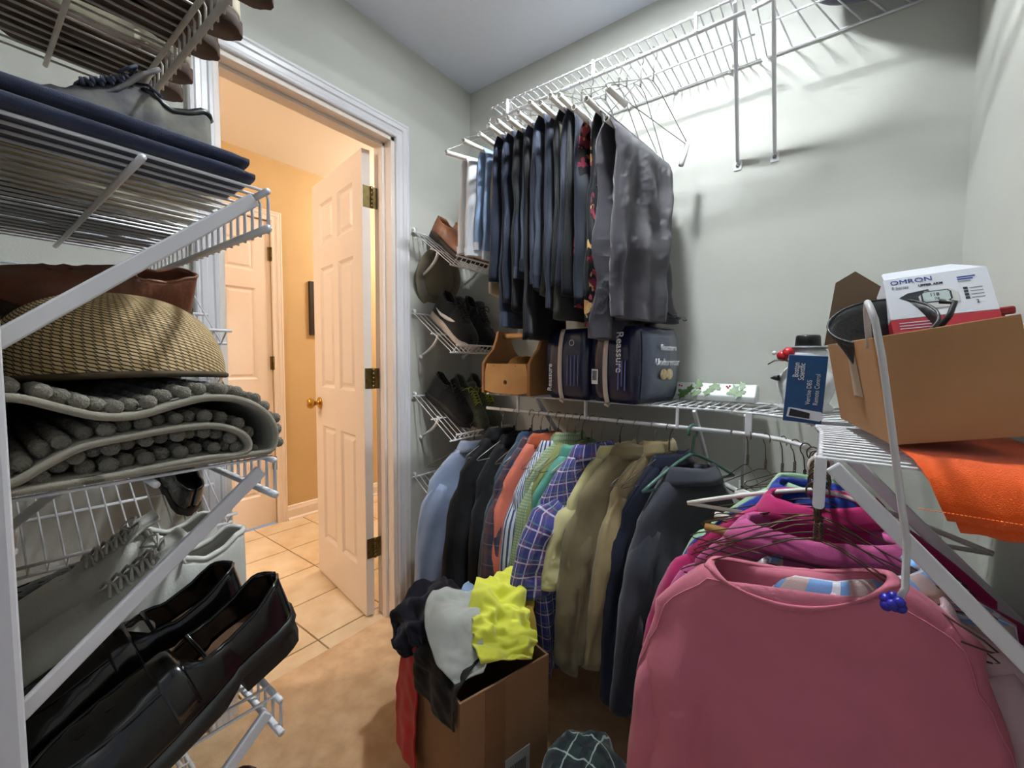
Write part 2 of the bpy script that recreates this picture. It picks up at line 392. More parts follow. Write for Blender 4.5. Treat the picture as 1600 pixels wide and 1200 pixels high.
# light switch plate hidden by clothes is left out
# ================================================================== WIRE SHELVES
def seglen(pts): return sum((Vector(a) - Vector(b_)).length for a, b_ in zip(pts, pts[1:]))
def along(pts, t):
    L = seglen(pts) * t; pts = [Vector(p) for p in pts]
    for a, b_ in zip(pts, pts[1:]):
        d = (b_ - a).length
        if L <= d + 1e-9: return a + (b_ - a) * (L / d if d else 0)
        L -= d
    return pts[-1]
def wire_shelf(root, front, back, n, z, drop, kind, m=WIRE, mids=(.5,), rr=.0036, rw=.0022, rod_ext=0.0, clips=5, conns=()):
    """front/back: xy polylines; cross wires join them"""
    F3 = [(x, y, z) for x, y in front]; B3 = [(x, y, z) for x, y in back]
    MB().tube(F3, rr, 8).build('front_rail', m, root, True, world=True)
    MB().tube(B3, rr, 8).build('wall_rail', m, root, True, world=True)
    low = [(x, y, z - drop) for x, y in front]
    MB().tube(low, rr * (1.7 if kind == 'rod' else 1.15), 8).build('hang_rail' if kind == 'rod' else 'lip_rail', m, root, True, world=True)
    for q in mids:
        mp = []
        for i in range(13):
            a = along(F3, i / 12); c = along(B3, i / 12); mp.append(a + (c - a) * q - Vector((0, 0, .004)))
        MB().tube(mp, rr * .9, 8).build('middle_rail', m, root, True, world=True)
    wb = MB()
    for i in range(n):
        t = (i + .5) / n; a = along(F3, t); c = along(B3, t); d = (c - a).normalized()
        pts = [c + Vector((0, 0, .003)), a + Vector((0, 0, .003)) - d * .002]
        if kind == 'lip': pts += [a - d * .006 - Vector((0, 0, .006)), a - d * .005 - Vector((0, 0, drop + .004))]
        else: pts += [a - d * .004 - Vector((0, 0, .003))]
        wb.tube(pts, rw, 5)
    stuff(wb.build('cross_wires', m, root, True, world=True))
    for t in conns:
        a = along(F3, t); c = along(B3, t); d = (c - a).normalized(); sd = d.cross(Vector((0, 0, 1)))
        MB().bar(a + Vector((0, 0, .004)) - d * .004, a - Vector((0, 0, drop + .004)) - d * .004, .013, .007, sd).build('connector', m, root, bevel=.0015, world=True)
    for i in range(clips):
        t = (i + .5) / clips; c = along(B3, t)
        nn = (along(F3, t) - c).normalized()
        q = MB().tube([c - nn * .009 + Vector((0, 0, .014)), c - nn * .0 + Vector((0, 0, .014))], .008, 10); q.tube([c + Vector((0, 0, .016)), c - Vector((0, 0, .008))], .006, 8)
        q.build('wall_clip', PLWHITE, root, True, world=True)
def strut(root, a, b_, side, w=.016, t=.010, m=WIRE):
    a = Vector(a); b_ = Vector(b_)
    o = MB().bar(a, b_, w, t, side).build('bracket', m, root, bevel=.0025, world=True)
    return o
def foot(root, p, nrm, m=WIRE):
    p = Vector(p); n = Vector(nrm); s_ = n.cross(Vector((0, 0, 1)))
    q = MB(); M = frame(p, s_, (0, 0, 1)); q.prism([(-.012, -.028), (.012, -.028), (.012, .006), (-.012, .006)], -.0015, .0025, 'Z', M)
    f_ = q.build('bracket_foot', m, root, bevel=.002, world=True)
    MB().tube([p + n * .002 - Vector((0, 0, .013)), p + n * .0055 - Vector((0, 0, .013))], .0055, 10).build('screw', OLDBRASS, f_, True, world=False) if False else None
    sc_ = MB().tube([p + n * .001 - Vector((0, 0, .013)), p + n * .0055 - Vector((0, 0, .013))], .0055, 10); sc_.build('screw', STEEL, root, True, world=True)
# back wall, lower
ZL, ZU = 1.003, 2.098
RL = thing('wire_shelf', 'long white wire shelf on the back wall above the shirts', 'shelf', (.373, 0, ZL))
wire_shelf(RL, [(.373, -.302), (1.255, -.302)], [(.373, -.008), (1.255, -.008)], 34, ZL, .058, 'rod', mids=(.42,), conns=(.18, .5, .84))
for x in (.60, 1.155):
    strut(RL, (x, -.285, ZL - .006), (x, -.006, ZL - .27), (1, 0, 0)); foot(RL, (x, -.002, ZL - .27), (0, -1, 0))
# corner, lower
RC = thing('corner_shelf', 'curved white wire corner shelf carrying the cardboard box', 'shelf', (1.262, 0, ZL))
cf = [(1.262, -.302), (1.33, -.312), (1.385, -.345), (1.425, -.40), (1.45, -.47), (1.46, -.56), (1.462, -.86)]
cb = [(1.262, -.008), (1.50, -.008), (1.722, -.008), (1.722, -.15), (1.722, -.30), (1.722, -.45), (1.722, -.86)]
def cwires(root, cf, cb, z, drop, n, m=WIRE, y_end=-.86, rod=True, xl=1.462):
    # diagonal corner: wires fan, then parallel wires along the right wall
    F3 = [(x, y, z) for x, y in cf]
    MB().tube(F3, .0036, 8).build('front_rail', m, root, True, world=True)
    MB().tube([(x, y, z - drop) for x, y in cf], .006, 8).build('hang_rail', m, root, True, world=True)
    MB().tube([(cb[0][0], -.008, z), (1.722, -.008, z)], .0036, 8).build('wall_rail', m, root, True, world=True)
    MB().tube([(1.722, -.012, z), (1.722, y_end, z)], .0036, 8).build('wall_rail', m, root, True, world=True)
    MB().tube([(cb[0][0], -.17, z - .004), (1.45, -.17, z - .004), (1.59, -.32, z - .004), (1.60, y_end, z - .004)], .0032, 8).build('middle_rail', m, root, True, world=True)
    wb = MB()
    nseg = 9
    for i in range(nseg):
        t = i / (nseg - 1); a = along([F3[0], F3[1], F3[2], F3[3]], t); x = cb[0][0] + (1.70 - cb[0][0]) * t ** .9
        wb.tube([(x, -.008, z + .003), (a.x, a.y, z + .003), (a.x, a.y, z - .004)], .0022, 5)
    y = -.06
    k = 0
    yy = -.43
    while yy > y_end:
        # front rail x at this y
        fx = interp([(-c[1], c[0]) for c in cf[2:]], -yy)
        wb.tube([(1.722, yy, z + .003), (fx - .002, yy, z + .003), (fx - .004, yy, z - .004)], .0022, 5); yy -= .0262
    for t in (.25, .55, .85): wb.tube([(1.722, -.43 + .38 * t, z + .003), (1.44 - .02 * t, -.41 + .03 * t, z + .003)], .0022, 5)
    stuff(wb.build('cross_wires', m, root, True, world=True))
cwires(RC, cf, cb, ZL, .058, 0)
MB().bar((1.30, -.311, ZL + .003), (1.30, -.311, ZL - .06), .016, .009, (0, 1, 0)).build('connector', WIRE, RC, bevel=.002, world=True)
strut(RC, (1.29, -.29, ZL - .006), (1.25, -.006, ZL - .27), (1, 0, 0)); foot(RC, (1.25, -.002, ZL - .27), (0, -1, 0))
MB().prism([(1.455, ZL + .008), (1.469, ZL + .008), (1.469, ZL - .062), (1.466, ZL - .066), (1.458, ZL - .066), (1.455, ZL - .062)], -.872, -.860, 'Y').build('end_cap', WIRE, RC, bevel=.002, world=True)
for y, xx in ((-.855, 1.722), (-.60, 1.722)):
    strut(RC, (1.475, y, ZL - .006), (xx, y, ZL - .27), (0, 1, 0), w=.02); foot(RC, (1.728, y, ZL - .27), (-1, 0, 0))
# back wall, upper
RU = thing('wire_shelf', 'high white wire shelf near the ceiling with trousers hung beneath', 'shelf', (.373, 0, ZU))
wire_shelf(RU, [(.385, -.305), (1.252, -.305)], [(.385, -.008), (1.252, -.008)], 34, ZU, .045, 'rod', mids=(.55,), conns=(.1, .5, .86), rr=.0034)
for x in (.47, 1.225):
    strut(RU, (x, -.30, ZU - .004), (x - .028 if x > 1 else x, -.006, ZU - .30), (1, 0, 0)); foot(RU, (x - .028 if x > 1 else x, -.002, ZU - .30), (0, -1, 0))
RUC = thing('corner_shelf', 'high curved wire corner shelf under the navy bag', 'shelf', (1.262, 0, ZU))
cfu = [(1.268, -.305), (1.33, -.312), (1.385, -.345), (1.425, -.40), (1.45, -.47), (1.46, -.56), (1.462, -.95)]
cwires(RUC, cfu, [(1.268, 0)], ZU, .045, 0, y_end=-.95)
strut(RUC, (1.312, -.30, ZU - .004), (1.301, -.006, ZU - .30), (1, 0, 0)); foot(RUC, (1.301, -.002, ZU - .30), (0, -1, 0))
strut(RUC, (1.475, -.90, ZU - .006), (1.722, -.90, ZU - .28), (0, 1, 0)); foot(RUC, (1.728, -.90, ZU - .28), (-1, 0, 0))
for x in (1.19, 1.27):
    pass
# shoe shelves at the left, on the wall beside the camera
SX, SYL = .888, -1.340
SHZ = [1.68, 1.352, 1.007, .675, .34]
SHN = ['topmost wire shoe shelf at the left, sneaker soles seen through it', 'wire shoe shelf holding navy shoes at the left', 'wire shoe shelf under the folded grey mat', 'wire shoe shelf under the black loafers', 'lowest wire shoe shelf near the carpet at the left']
SHELF = []
for i, z in enumerate(SHZ):
    r = thing('shoe_shelf', SHN[i], 'shelf', (.285, YF, z), group='stacked wire shoe shelves at the left')
    wire_shelf(r, [(.285, SYL), (SX, SYL)], [(.285, YF + .006), (SX, YF + .006)], 25, z, .046, 'lip', m=WIREG if i in (0,) else WIRE, mids=(.52,), rr=.0042, rw=.0021)
    for x in (SX - .010, .30):
        q = MB().bar((x, SYL - .012, z - .012), (x, YF + .012, z - .20), .016, .008, (1, 0, 0))
        q.build('bracket', WIRE, r, bevel=.002, world=True)
    SHELF.append(r)
# tilted shoe shelves on the door wall
def tilted_shelf(y0, y1, zb, label, drop=.17, dep=.245, bry=None):
    r = thing('slanted_shoe_shelf', label, 'shelf', (0, y0, zb), group='slanted wire shoe shelves on the door wall')
    pb = Vector((.012, 0, zb)); pf = Vector((dep, 0, zb - drop)); d = (pf - pb).normalized(); nrm = Vector((-d.z, 0, d.x)); nrm = nrm if nrm.z > 0 else -nrm
    lip = pf + nrm * .045 + d * .01
    def rail(nm, p, e=.0, rr=.0036): MB().tube([(p.x, y0 - e, p.z), (p.x, y1 + e, p.z)], rr, 8).build(nm, WIRE, r, True, world=True)
    rail('wall_rail', pb, .004); rail('middle_rail', pb + (pf - pb) * .52 - nrm * .004, .004); rail('front_rail', pf, .006); rail('lip_rail', lip, .006)
    w = MB(); n = int((y1 - y0) / .0262)
    for i in range(n + 1):
        y = y0 + (y1 - y0) * (i + .2) / (n + .4)
        w.tube([(pb.x, y, pb.z), (pf.x, y, pf.z), (lip.x, y, lip.z)], .0019, 5)
    stuff(w.build('cross_wires', WIRE, r, True, world=True))
    for y in (y0 + .05, y1 - .04):
        pm = pb + (pf - pb) * .45
        q = MB(); pts = []
        for k in range(9):
            t = k / 8; pts.append((pm.x * (1 - t ** 1.4) + .004 * t, y, pm.z - .008 - .10 * t ** .7))
        q.tube(pts, [.007 - .002 * k / 8 for k in range(9)], 8); q.ball((.006, y, pm.z - .112), .01, 8)
        q.build('curved_bracket', PLWHITE, r, True, world=True)
    for y in (y0 + .012, y1 - .02):
        q = MB(); q.tube([(.0, y, zb + .012), (.012, y, zb + .012)], .008, 10); q.tube([(.012, y, zb + .014), (.012, y, zb - .004)], .0055, 8)
        q.build('wall_clip', PLWHITE, r, True, world=True)
    return r
TS = {}
for nm, zb, lab in (('r1', 1.685, 'highest slanted shoe shelf beside the door, with brown shoes'), ('r2', 1.336, 'slanted wire shelf with the black sneaker by the door'), ('r3', .975, 'slanted wire shelf with green laced trail shoes'), ('r4', .615, 'lowest slanted wire shelf behind the light blue shirt')):
    TS[nm] = tilted_shelf(-.375, -.012, zb, lab)
tilted_shelf(YF + .005, -1.175, 1.345, 'slanted wire shelf end showing left of the door casing, higher one')
tilted_shelf(YF + .005, -1.175, .885, 'slanted wire shelf end showing left of the door casing, lower one')
# ================================================================== HANGERS
def hook_pts(r=.015, zc=-.0085, stem=-.05):
    p = arc((0, 0, zc), r, math.radians(205), math.radians(-60), 12)
    return p + [(0, .004, zc - r - .006), (0, 0, stem)]
def build_hanger(name, label, group, loc, rz, m, half=.205, drop=.165, neck=-.078, tube=None, wood=None, plastic=None, tilt=0, sag=False):
    r = thing(name, label, 'hanger', loc, (tilt, 0, rz), group)
    if plastic:
        b = MB(); b.tube(arc((0, 0, -.012), .019, math.radians(215), math.radians(-70), 12) + [(0, .004, -.045), (0, 0, -.07), (0, 0, neck)], .0042, 8)
        b.build('hook', plastic, r, True)
        b = MB(); pts = []
        for s_ in (1, -1):
            pts = [(0, 0, neck)] + [(0, s_ * half * t, neck - (drop + neck) * -1 * 0 - (drop - abs(neck)) * (t ** 1.25)) for t in [.12, .3, .5, .7, .88, 1]]
            b.tube(pts, .0048, 8)
        b.tube([(0, -half, -drop), (0, half, -drop)], .0042, 8)
        b.build('arms', plastic, r, True)
        return r
    b = MB(); b.tube(hook_pts(stem=neck + .024), .0011 * 1.25, 6)
    tw = [(.0028 * math.cos(k * 1.3), .0028 * math.sin(k * 1.3), neck + .026 - .028 * k / 14) for k in range(15)]
    b.tube(tw, .0013, 5); b.tube([(-x, -y, z) for x, y, z in tw], .0013, 5)
    b.tube([(0, 0, neck)] + [(0, -.03, neck - .008), (0, -half + .012, -drop + .012), (0, -half, -drop + .003), (0, -half + .006, -drop)], .0013, 5)
    b.tube([(0, 0, neck)] + [(0, .03, neck - .008), (0, half - .012, -drop + .012), (0, half, -drop + .003), (0, half - .006, -drop)], .0013, 5)
    b.tube([(0, -half + .006, -drop), (0, half - .006, -drop)], .0013, 5)
    b.build('wire', m, r, True)
    if tube and sag:
        t = MB(); t.tube([(0, half - .002, -drop + .004), (0, half - .012, -drop - .03), (0, half - .03, -drop - .075)], .0085, 10); t.tube([(0, -half + .01, -drop), (0, -half + .09, -drop - .012)], .0085, 10); t.build('tube', tube, r, True)
    elif tube:
        t = MB(); n = 10; ro, ri = .0085, .0068; y0, y1 = -half + .006, half - .006
        ring = lambda y, q: [Vector((q * math.cos(2 * PI * k / n), y, -drop + q * math.sin(2 * PI * k / n))) for k in range(n)]
        t.loft([ring(y0, ri), ring(y0, ro), ring(y1, ro), ring(y1, ri)], True, False, False, True)
        t.build('tube', tube, r, True)
    return r
# ================================================================== GARMENTS
def shirt(name, label, cat, loc, rz, m, seed, neck=(.072, .030, -.080), sh=(.205, -.200), chest=.225, hem=.24, L=.68, bsh=.020, b_=.032,
          sleeve='long', slen=.5, cm=None, collar=True, group=None, lining=None, amp=1.0, tilt=(0, 0), cuff=None, placket=None, sl_r=.062, sl_out=.055, band=None, sl_b=.032, neckdip=.0, shear=0.0, neckband=None, seams=None, sl_drop=.60):
    rnd = random.Random(seed); r = thing(name, label, cat, loc, (tilt[0], tilt[1], rz), group)
    n = 64; ph = [rnd.uniform(0, 6.28) for _ in range(8)]; fq = [rnd.uniform(9, 16), rnd.uniform(17, 26), rnd.uniform(5, 9)]
    def disp(y, z, th, bb):
        d = max(0, min(1, (sh[1] - z) / .25)); dd = d * (0.35 + .65 * min(1, (sh[1] - z) / (L - .1)))
        s1 = math.sin(fq[0] * y / .1 * .55 + ph[0] + z * 2.5 + (1.3 if math.sin(th) > 0 else 0)); s2 = math.sin(fq[1] * y / .1 * .5 + ph[1] - z * 4)
        s3 = nz(y * 9 + seed, z * 6, math.sin(th) * 2)
        return amp * (bb * .30 * dd * s1 + bb * .14 * dd * s2 + bb * .45 * s3 * (.3 + .7 * d))
    rings = []
    def ring(z, a, bb, zf=None):
        out = []
        for k in range(n):
            th = 2 * PI * k / n; c, s_ = math.cos(th), math.sin(th)
            y = a * math.copysign(abs(c) ** .85, c); x = bb * math.copysign(abs(s_) ** .7, s_)
            zz = z if zf is None else z + zf(y, s_)
            out.append(Vector((x + disp(y, zz, th, bb) * (1 if abs(s_) > .2 else .4), y, zz)))
        return out
    for i in range(7):
        t = i / 6; a = neck[0] + (sh[0] - neck[0]) * t; z = neck[2] + (sh[1] - neck[2]) * (t ** 1.35); bb = neck[1] + (bsh - neck[1]) * t
        rings.append(ring(z, a, bb, (lambda y, s_: -neckdip * (1 - (y / neck[0]) ** 2) * (1 if s_ < 0 else .45)) if i == 0 and neckdip else ((lambda y, s_: -neckdip * .7 * max(0, 1 - (y / (neck[0] * 1.05)) ** 2) * (1 if s_ < 0 else .45)) if i == 1 and neckdip else None)))
    nb = 26
    for i in range(1, nb + 1):
        t = i / nb; z = sh[1] - (L + sh[1]) * t
        a = sh[0] + (chest - sh[0]) * sm(0, .25, t) + (hem - chest) * sm(.25, 1, t); bb = bsh + (b_ - bsh) * sm(0, .4, t)
        a += .006 * nz(seed, z * 7, 3)
        rings.append(ring(z, a, bb, (lambda y, s_: .012 * nz(y * 8, seed, 1)) if i == nb else None))
    bd = MB(); bd.loft(rings, True, False, False); bo = bd.build('body', m, r, True, solid=.0022); zr = [g[0].z for g in rings]; ar = [max(v.y for v in g) for g in rings]
    set_uv(bo, n, lambda k, j: (k / n) * 4 * (.5 * ar[min(j, len(ar) - 1)] + .11), lambda j: zr[min(j, len(zr) - 1)])
    if band:
        q = MB(); q.loft([[p + Vector((math.copysign(.0015, p.x), 0, .05 * j)) for p in rings[-1]] for j in (0, 1)], True); q.build('hem_band', band, r, True, solid=.003)
    if lining: pass
    # sleeves
    if sleeve:
        for s_ in (1, -1):
            q = MB(); ns = 22; rr = []; ph2 = rnd.uniform(0, 6)
            y0, z0 = s_ * (sh[0] - sl_r * .78), sh[1] - sl_r * sl_drop
            for i in range(ns + 1):
                t = i / ns
                out = sl_out * (1 - math.exp(-3.2 * t)); py = y0 + s_ * (out + .02 * t); pz = z0 - slen * t + .02 * math.exp(-8 * t)
                rad = (sl_r * (1 - .30 * t) if sleeve == 'long' else sl_r * (1.0 + .12 * t)) * (1 + .06 * nz(t * 6, seed, s_)); bb = sl_b * (1 - .15 * t) * (.45 + .55 * sm(0, .22, t)); rad *= .55 + .45 * sm(0, .16, t)
                if cuff and t > .9: rad *= .88
                dx = .010 * math.sin(2.2 * t + ph2); lean = math.atan2(sl_out * 3.2 * math.exp(-3.2 * t) + .02, slen)
                g = []
                for k in range(28):
                    th = 2 * PI * k / 28; c, sn = math.cos(th), math.sin(th)
                    w = rad * c; th_ = bb * math.copysign(abs(sn) ** .8, sn) * (1 + .22 * math.sin(5 * th + 7 * t + ph2) + .35 * nz(t * 8 + seed, c * 2, sn * 2 + s_))
                    g.append(Vector((dx + th_, py + s_ * w * math.cos(lean), pz + w * math.sin(lean))))
                rr.append(g)
            q.loft(rr, True, True, False); so = q.build('sleeve', m, r, True, solid=.002); set_uv(so, 28, lambda k, j: k / 28 * 4.4 * sl_r, lambda j: -slen * j / ns)
            if cuff:
                k_ = MB(); e = rr[-1]; e2 = rr[-3]
                cc = sum((p for p in e), Vector()) / len(e); c2 = sum((p for p in e2), Vector()) / len(e2)
                k_.loft([[cc + (p - cc) * 1.05 for p in e], [c2 + (p - c2) * 1.05 for p in e2]], True); k_.build('cuff', cuff, so, True, solid=.003)
    if collar:
        q = MB(); cm = cm or m; a, bb, z = neck; R_ = []
        for (ka, dz, fa) in ((1.02, -.006, 0), (.96, .012, 0), (.93, .026, .0), (.99, .030, .004), (1.10, .020, .008), (1.22, .002, .012), (1.30, -.014, .02)):
            g = []
            for k in range(40):
                th = 2 * PI * k / 40; c, sn = math.cos(th), math.sin(th)
                fr = 1 if sn > 0 else .75
                g.append(Vector((bb * ka * 1.05 * sn * (1 + .1 * ka), a * ka * c, z + dz * fr - .012 * (1 - abs(c)) * (1 if sn < 0 else .3) - fa * abs(c) ** 3 * .5 + .003 * nz(c * 3, sn * 3, seed))))
            R_.append(g)
        q.loft(R_, True); co_ = q.build('collar', cm, r, True, solid=.0025); set_uv(co_, 40, lambda k, j: k / 40 * .4, lambda j: j * .008)
    if neckband:
        q = MB(); a0, a1 = rings[0], rings[1]; q.loft([[p + (p2 - p) * t_ + Vector((math.copysign(.004, p.x) * math.sin(PI * min(1, t_ * 1.2)), 0, .004 * math.sin(PI * t_ * 1.2))) for p, p2 in zip(a0, a1)] for t_ in (-.08, .15, .4, .65, .85)], True); q.build('neckband', neckband, r, True, solid=.003)
    if seams:
        for dk in (1, -1):
            q = MB(); q.tube([rings[i_][(48 + dk * int(round(7 + 8 * (i_ / 13) ** .8))) % n] + Vector((-.0022, 0, 0)) for i_ in range(1, 14)], .0013, 5); q.build('raglan_seam', seams, r, True)
    if placket:
        side, pm, nbtn = placket; q = MB(); rows = []; bts = []
        mid = n // 4 if side > 0 else 3 * n // 4
        for i, rg in enumerate(rings[1:]):
            rows.append([rg[(mid + j) % n] + Vector((side * .0035, 0, 0)) for j in (-2, -1, 0, 1, 2)])
            if i in [int(4 + k * 24 / nbtn) for k in range(nbtn)]: bts.append(rg[mid] + Vector((side * .006, 0, 0)))
        q.loft(rows, False); po = q.build('placket', m, r, True, solid=.002)
        for p in bts: MB().lathe([(.0045, -.001), (.0055, 0), (.0045, .0012), (.002, .0008)], 10, M=Matrix.Translation(p) @ Matrix.Rotation(PI / 2, 4, 'Y')).build('button', pm, po, True)
    if shear:
        for o in [c for c in r.children] + [g for c in r.children for g in c.children]:
            for v in o.data.vertices: v.co.z += shear * v.co.y
    return r
def pants(name, label, loc, rz, m, seed, w=.27, bz=.157, lf=.58, lb=.52, t=.016, amp=1.0, hemm=None, flare=1.0, cat='trousers', yo=0.0, tilt=0):
    rnd = random.Random(seed); r = thing(name, label, cat, loc, (0, tilt, rz), 'trousers hung from the high shelf')
    for s_, Ln, nm in ((1, lf, 'front_drop'), (-1, lb, 'back_drop')):
        rings = []; nr = 26; n = 48; p1, p2 = rnd.uniform(0, 6), rnd.uniform(0, 6); f1 = rnd.uniform(38, 60)
        for i in range(nr + 1):
            u = i / nr; z = -bz + .0105 - Ln * u; a = w / 2 * (.93 + .07 * u) * (1 + (flare - 1) * u) * (1 + .04 * nz(u * 4, seed, s_)); bb = t * (.35 + .65 * sm(0, .10, u)) * (.8 + .3 * u)
            xc = s_ * (.002 + (.0105 + bb * .75) * sm(0, .06, u)); g = []
            for k in range(n):
                th = 2 * PI * k / n; c, sn = math.cos(th), math.sin(th); y = a * math.copysign(abs(c) ** .8, c)
                x = bb * math.copysign(abs(sn) ** .7, sn) * (1 + amp * .35 * math.sin(f1 * y + p1 + 3 * u) * u ** .5) + amp * .007 * u ** .6 * math.sin(f1 * .55 * y + p2 + 2.5 * u) + amp * .010 * nz(y * 10 + seed, z * 8, s_) * min(1, u * 4) + (.012 * (abs(nz(y * 16 + seed, z * 22, s_ * 2)) - .25) * min(1, u * 5) if amp > 1.5 else 0)
                g.append(Vector((xc + x, yo + y + amp * .006 * nz(seed, z * 6, y), z + (.008 * nz(y * 9, seed, s_) if i == nr else 0))))
            rings.append(g)
        b = MB(); b.loft(rings, True, True, True); po = b.build(nm, m, r, True)
        if hemm:
            h_ = MB(); cc = lambda g: sum(g, Vector()) / len(g)
            e, e2 = rings[-1], rings[-3]; c1, c2 = cc(e), cc(e2)
            h_.loft([[c1 + (p - c1) * 1.03 for p in e], [c2 + (p - c2) * 1.03 for p in e2]], True); h_.build('hem', hemm, po, True)
    return r
def drape(name, label, cat, path, widths, m, seed, amp=.012, thick=.004, nw=36, nl=60, freq=60, cross=(1, 0, 0), group=None, curl=0.0, rough=.6, wr=1.0, loc=None, crosses=None):
    """crumpled cloth laid along a path (world points)"""
    P = [Vector(p) for p in path]; L = len(P) - 1
    def cr(t):
        x = t * L; i = min(int(x), L - 1); u = x - i
        p0, p1, p2, p3 = P[max(i - 1, 0)], P[i], P[i + 1], P[min(i + 2, L)]
        return .5 * ((2 * p1) + (-p0 + p2) * u + (2 * p0 - 5 * p1 + 4 * p2 - p3) * u * u + (-p0 + 3 * p1 - 3 * p2 + p3) * u ** 3)
    rows = []; r = thing(name, label, cat, loc or P[0], group=group)
    for i in range(nl + 1):
        t = i / nl; p = cr(t); tg = (cr(min(1, t + .01)) - cr(max(0, t - .01))).normalized()
        cv = Vector(cross) if not crosses else Vector(crosses[0]).lerp(Vector(crosses[1]), t)
        c = (cv - tg * cv.dot(tg)).normalized(); nrm = c.cross(tg)
        if nrm.z < 0 and abs(nrm.z) > .3: nrm = -nrm
        if i and nrm.dot(pn) < 0: nrm = -nrm
        pn = nrm; w = interp([(k / (len(widths) - 1), v) for k, v in enumerate(widths)], t); row = []
        for j in range(nw + 1):
            v = j / nw - .5; x = v * w
            d = amp * (.8 * math.sin(freq * x + seed + 3 * nz(t * 3, seed, 0)) * (.4 + .6 * abs(nz(t * 4, seed, 5)) * 2) + 1.3 * rough * nz(x * 13 + seed, t * 5, seed) + .6 * rough * nz(x * 30, t * 12, seed + 9))
            d += amp * wr * ((.35 - abs(nz(x * 9 + t * 5 + seed, t * 4 - x * 5, seed + 3))) * 1.8 + (.3 - abs(nz(x * 20 - t * 6, t * 9 + x * 8, seed + 6))) * .9)
            d -= curl * (2 * abs(v)) ** 3
            row.append(p + c * (x + .01 * nz(t * 6, seed, v)) + nrm * d)
        rows.append(row)
    b = MB(); b.loft(rows, False); b.build('cloth', m, r, True, solid=thick, world=True)
    return r
# ---- colours of cloth
C = {}
def FB(n, c, **k): C[n] = fabric(n, c, **k); return C[n]
FB('chambray', (150, 165, 196)); FB('blackcoat', (17, 17, 20), sheen=.05); FB('black2', (24, 24, 28), sheen=.1); FB('denimteal', (44, 66, 84)); FB('denimblue', (62, 88, 124))
FB('coral', (214, 116, 96)); FB('teal', (92, 158, 142)); FB('maroon', (104, 34, 44)); FB('cream', (204, 196, 146)); FB('olive', (128, 116, 86), var=.25); FB('khaki', (164, 146, 108)); FB('navy', (24, 28, 46), sheen=.1)
FB('charcoal', (58, 60, 70)); FB('mint', (170, 206, 170)); FB('royal', (34, 60, 152)); FB('magenta', (186, 44, 108)); FB('orchid', (186, 84, 140)); FB('pink', (206, 118, 138), var=.06, bump=.18, bscale=1400, sheen=.15); FB('brick', (176, 84, 54))
FB('whitecloth', (214, 216, 222)); FB('navypants', (30, 36, 54), sheen=.2); FB('jeans', (36, 44, 66), var=.3); FB('blackpants', (20, 21, 26), sheen=.15); FB('slate', (52, 60, 78)); FB('greypants', (70, 67, 76), var=.15); FB('beige', (196, 184, 160)); FB('darkolive', (58, 60, 54)); FB('orange', (240, 92, 22), var=.05, bump=.4, bscale=700)
FB('yellow', (226, 228, 84), var=.06); FB('mustard', (190, 160, 60)); FB('lightgrey', (176, 178, 172)); FB('red', (196, 28, 20)); FB('inknavy', (22, 22, 34), sheen=.1); FB('blackjersey', (24, 24, 24), sheen=.1); FB('skyblue', (140, 164, 200))
C['stripe'] = pattern('blue_stripe', (206, 212, 224), [('Y', .017, .42, (54, 66, 110), 1, 0)])
C['sage'] = pattern('sage_check', (168, 182, 148), [('Y', .008, .4, (120, 140, 104), .8, 0), ('Z', .008, .4, (120, 140, 104), .8, 0)])
C['olivestripe'] = pattern('olive_stripe', (140, 148, 92), [('Y', .007, .5, (112, 122, 70), 1, 0)])
C['plaid'] = pattern('purple_plaid', (112, 66, 128), [('Y', .034, .42, (52, 62, 132), .85, 0), ('Z', .034, .42, (60, 66, 140), .75, .2), ('Y', .034, .10, (206, 206, 222), .85, .55), ('Z', .034, .09, (206, 206, 222), .8, .6), ('Y', .034, .07, (70, 130, 130), .8, .2), ('Z', .034, .07, (80, 150, 140), .7, .3)])
C['darkplaid'] = pattern('dark_plaid', (34, 38, 60), [('Y', .06, .3, (84, 46, 52), .7, 0), ('Z', .06, .3, (84, 46, 52), .6, 0), ('Z', .06, .05, (120, 100, 110), .6, .5)])
C['pastel'] = pattern('pastel_plaid', (120, 160, 214), [('Y', .046, .38, (206, 168, 140), .75, 0), ('Z', .046, .38, (196, 166, 146), .65, .1), ('Y', .046, .12, (226, 228, 232), .9, .5), ('Z', .046, .12, (216, 222, 232), .7, .5)])
C['greenplaid'] = pattern('green_plaid', (30, 52, 48), coord='Object', layers=[('X', .055, .35, (14, 22, 34), .8, 0), ('Y', .055, .35, (14, 22, 34), .8, 0), ('X', .055, .06, (176, 190, 184), .8, .5), ('Y', .055, .06, (176, 190, 184), .8, .5)])
C['blueplaid'] = pattern('blue_plaid_floor', (30, 38, 66), coord='Object', layers=[('X', .03, .2, (140, 150, 180), .8, 0), ('Y', .03, .2, (140, 150, 180), .8, 0)])
C['floral'] = blotch('floral_print', (22, 18, 26), [(26, .57, (150, 44, 70), 1), (30, .60, (196, 84, 96), 4), (34, .63, (226, 180, 120), 7)])
BTN = mat('button_pearl', (220, 214, 200), .3); BTD = mat('button_dark', (40, 34, 30), .4)
KRAFT = mat('kraft_tube', (164, 124, 72), .6)
FB('palepink', (216, 186, 192))
ZR = ZL - .058          # hang rail height
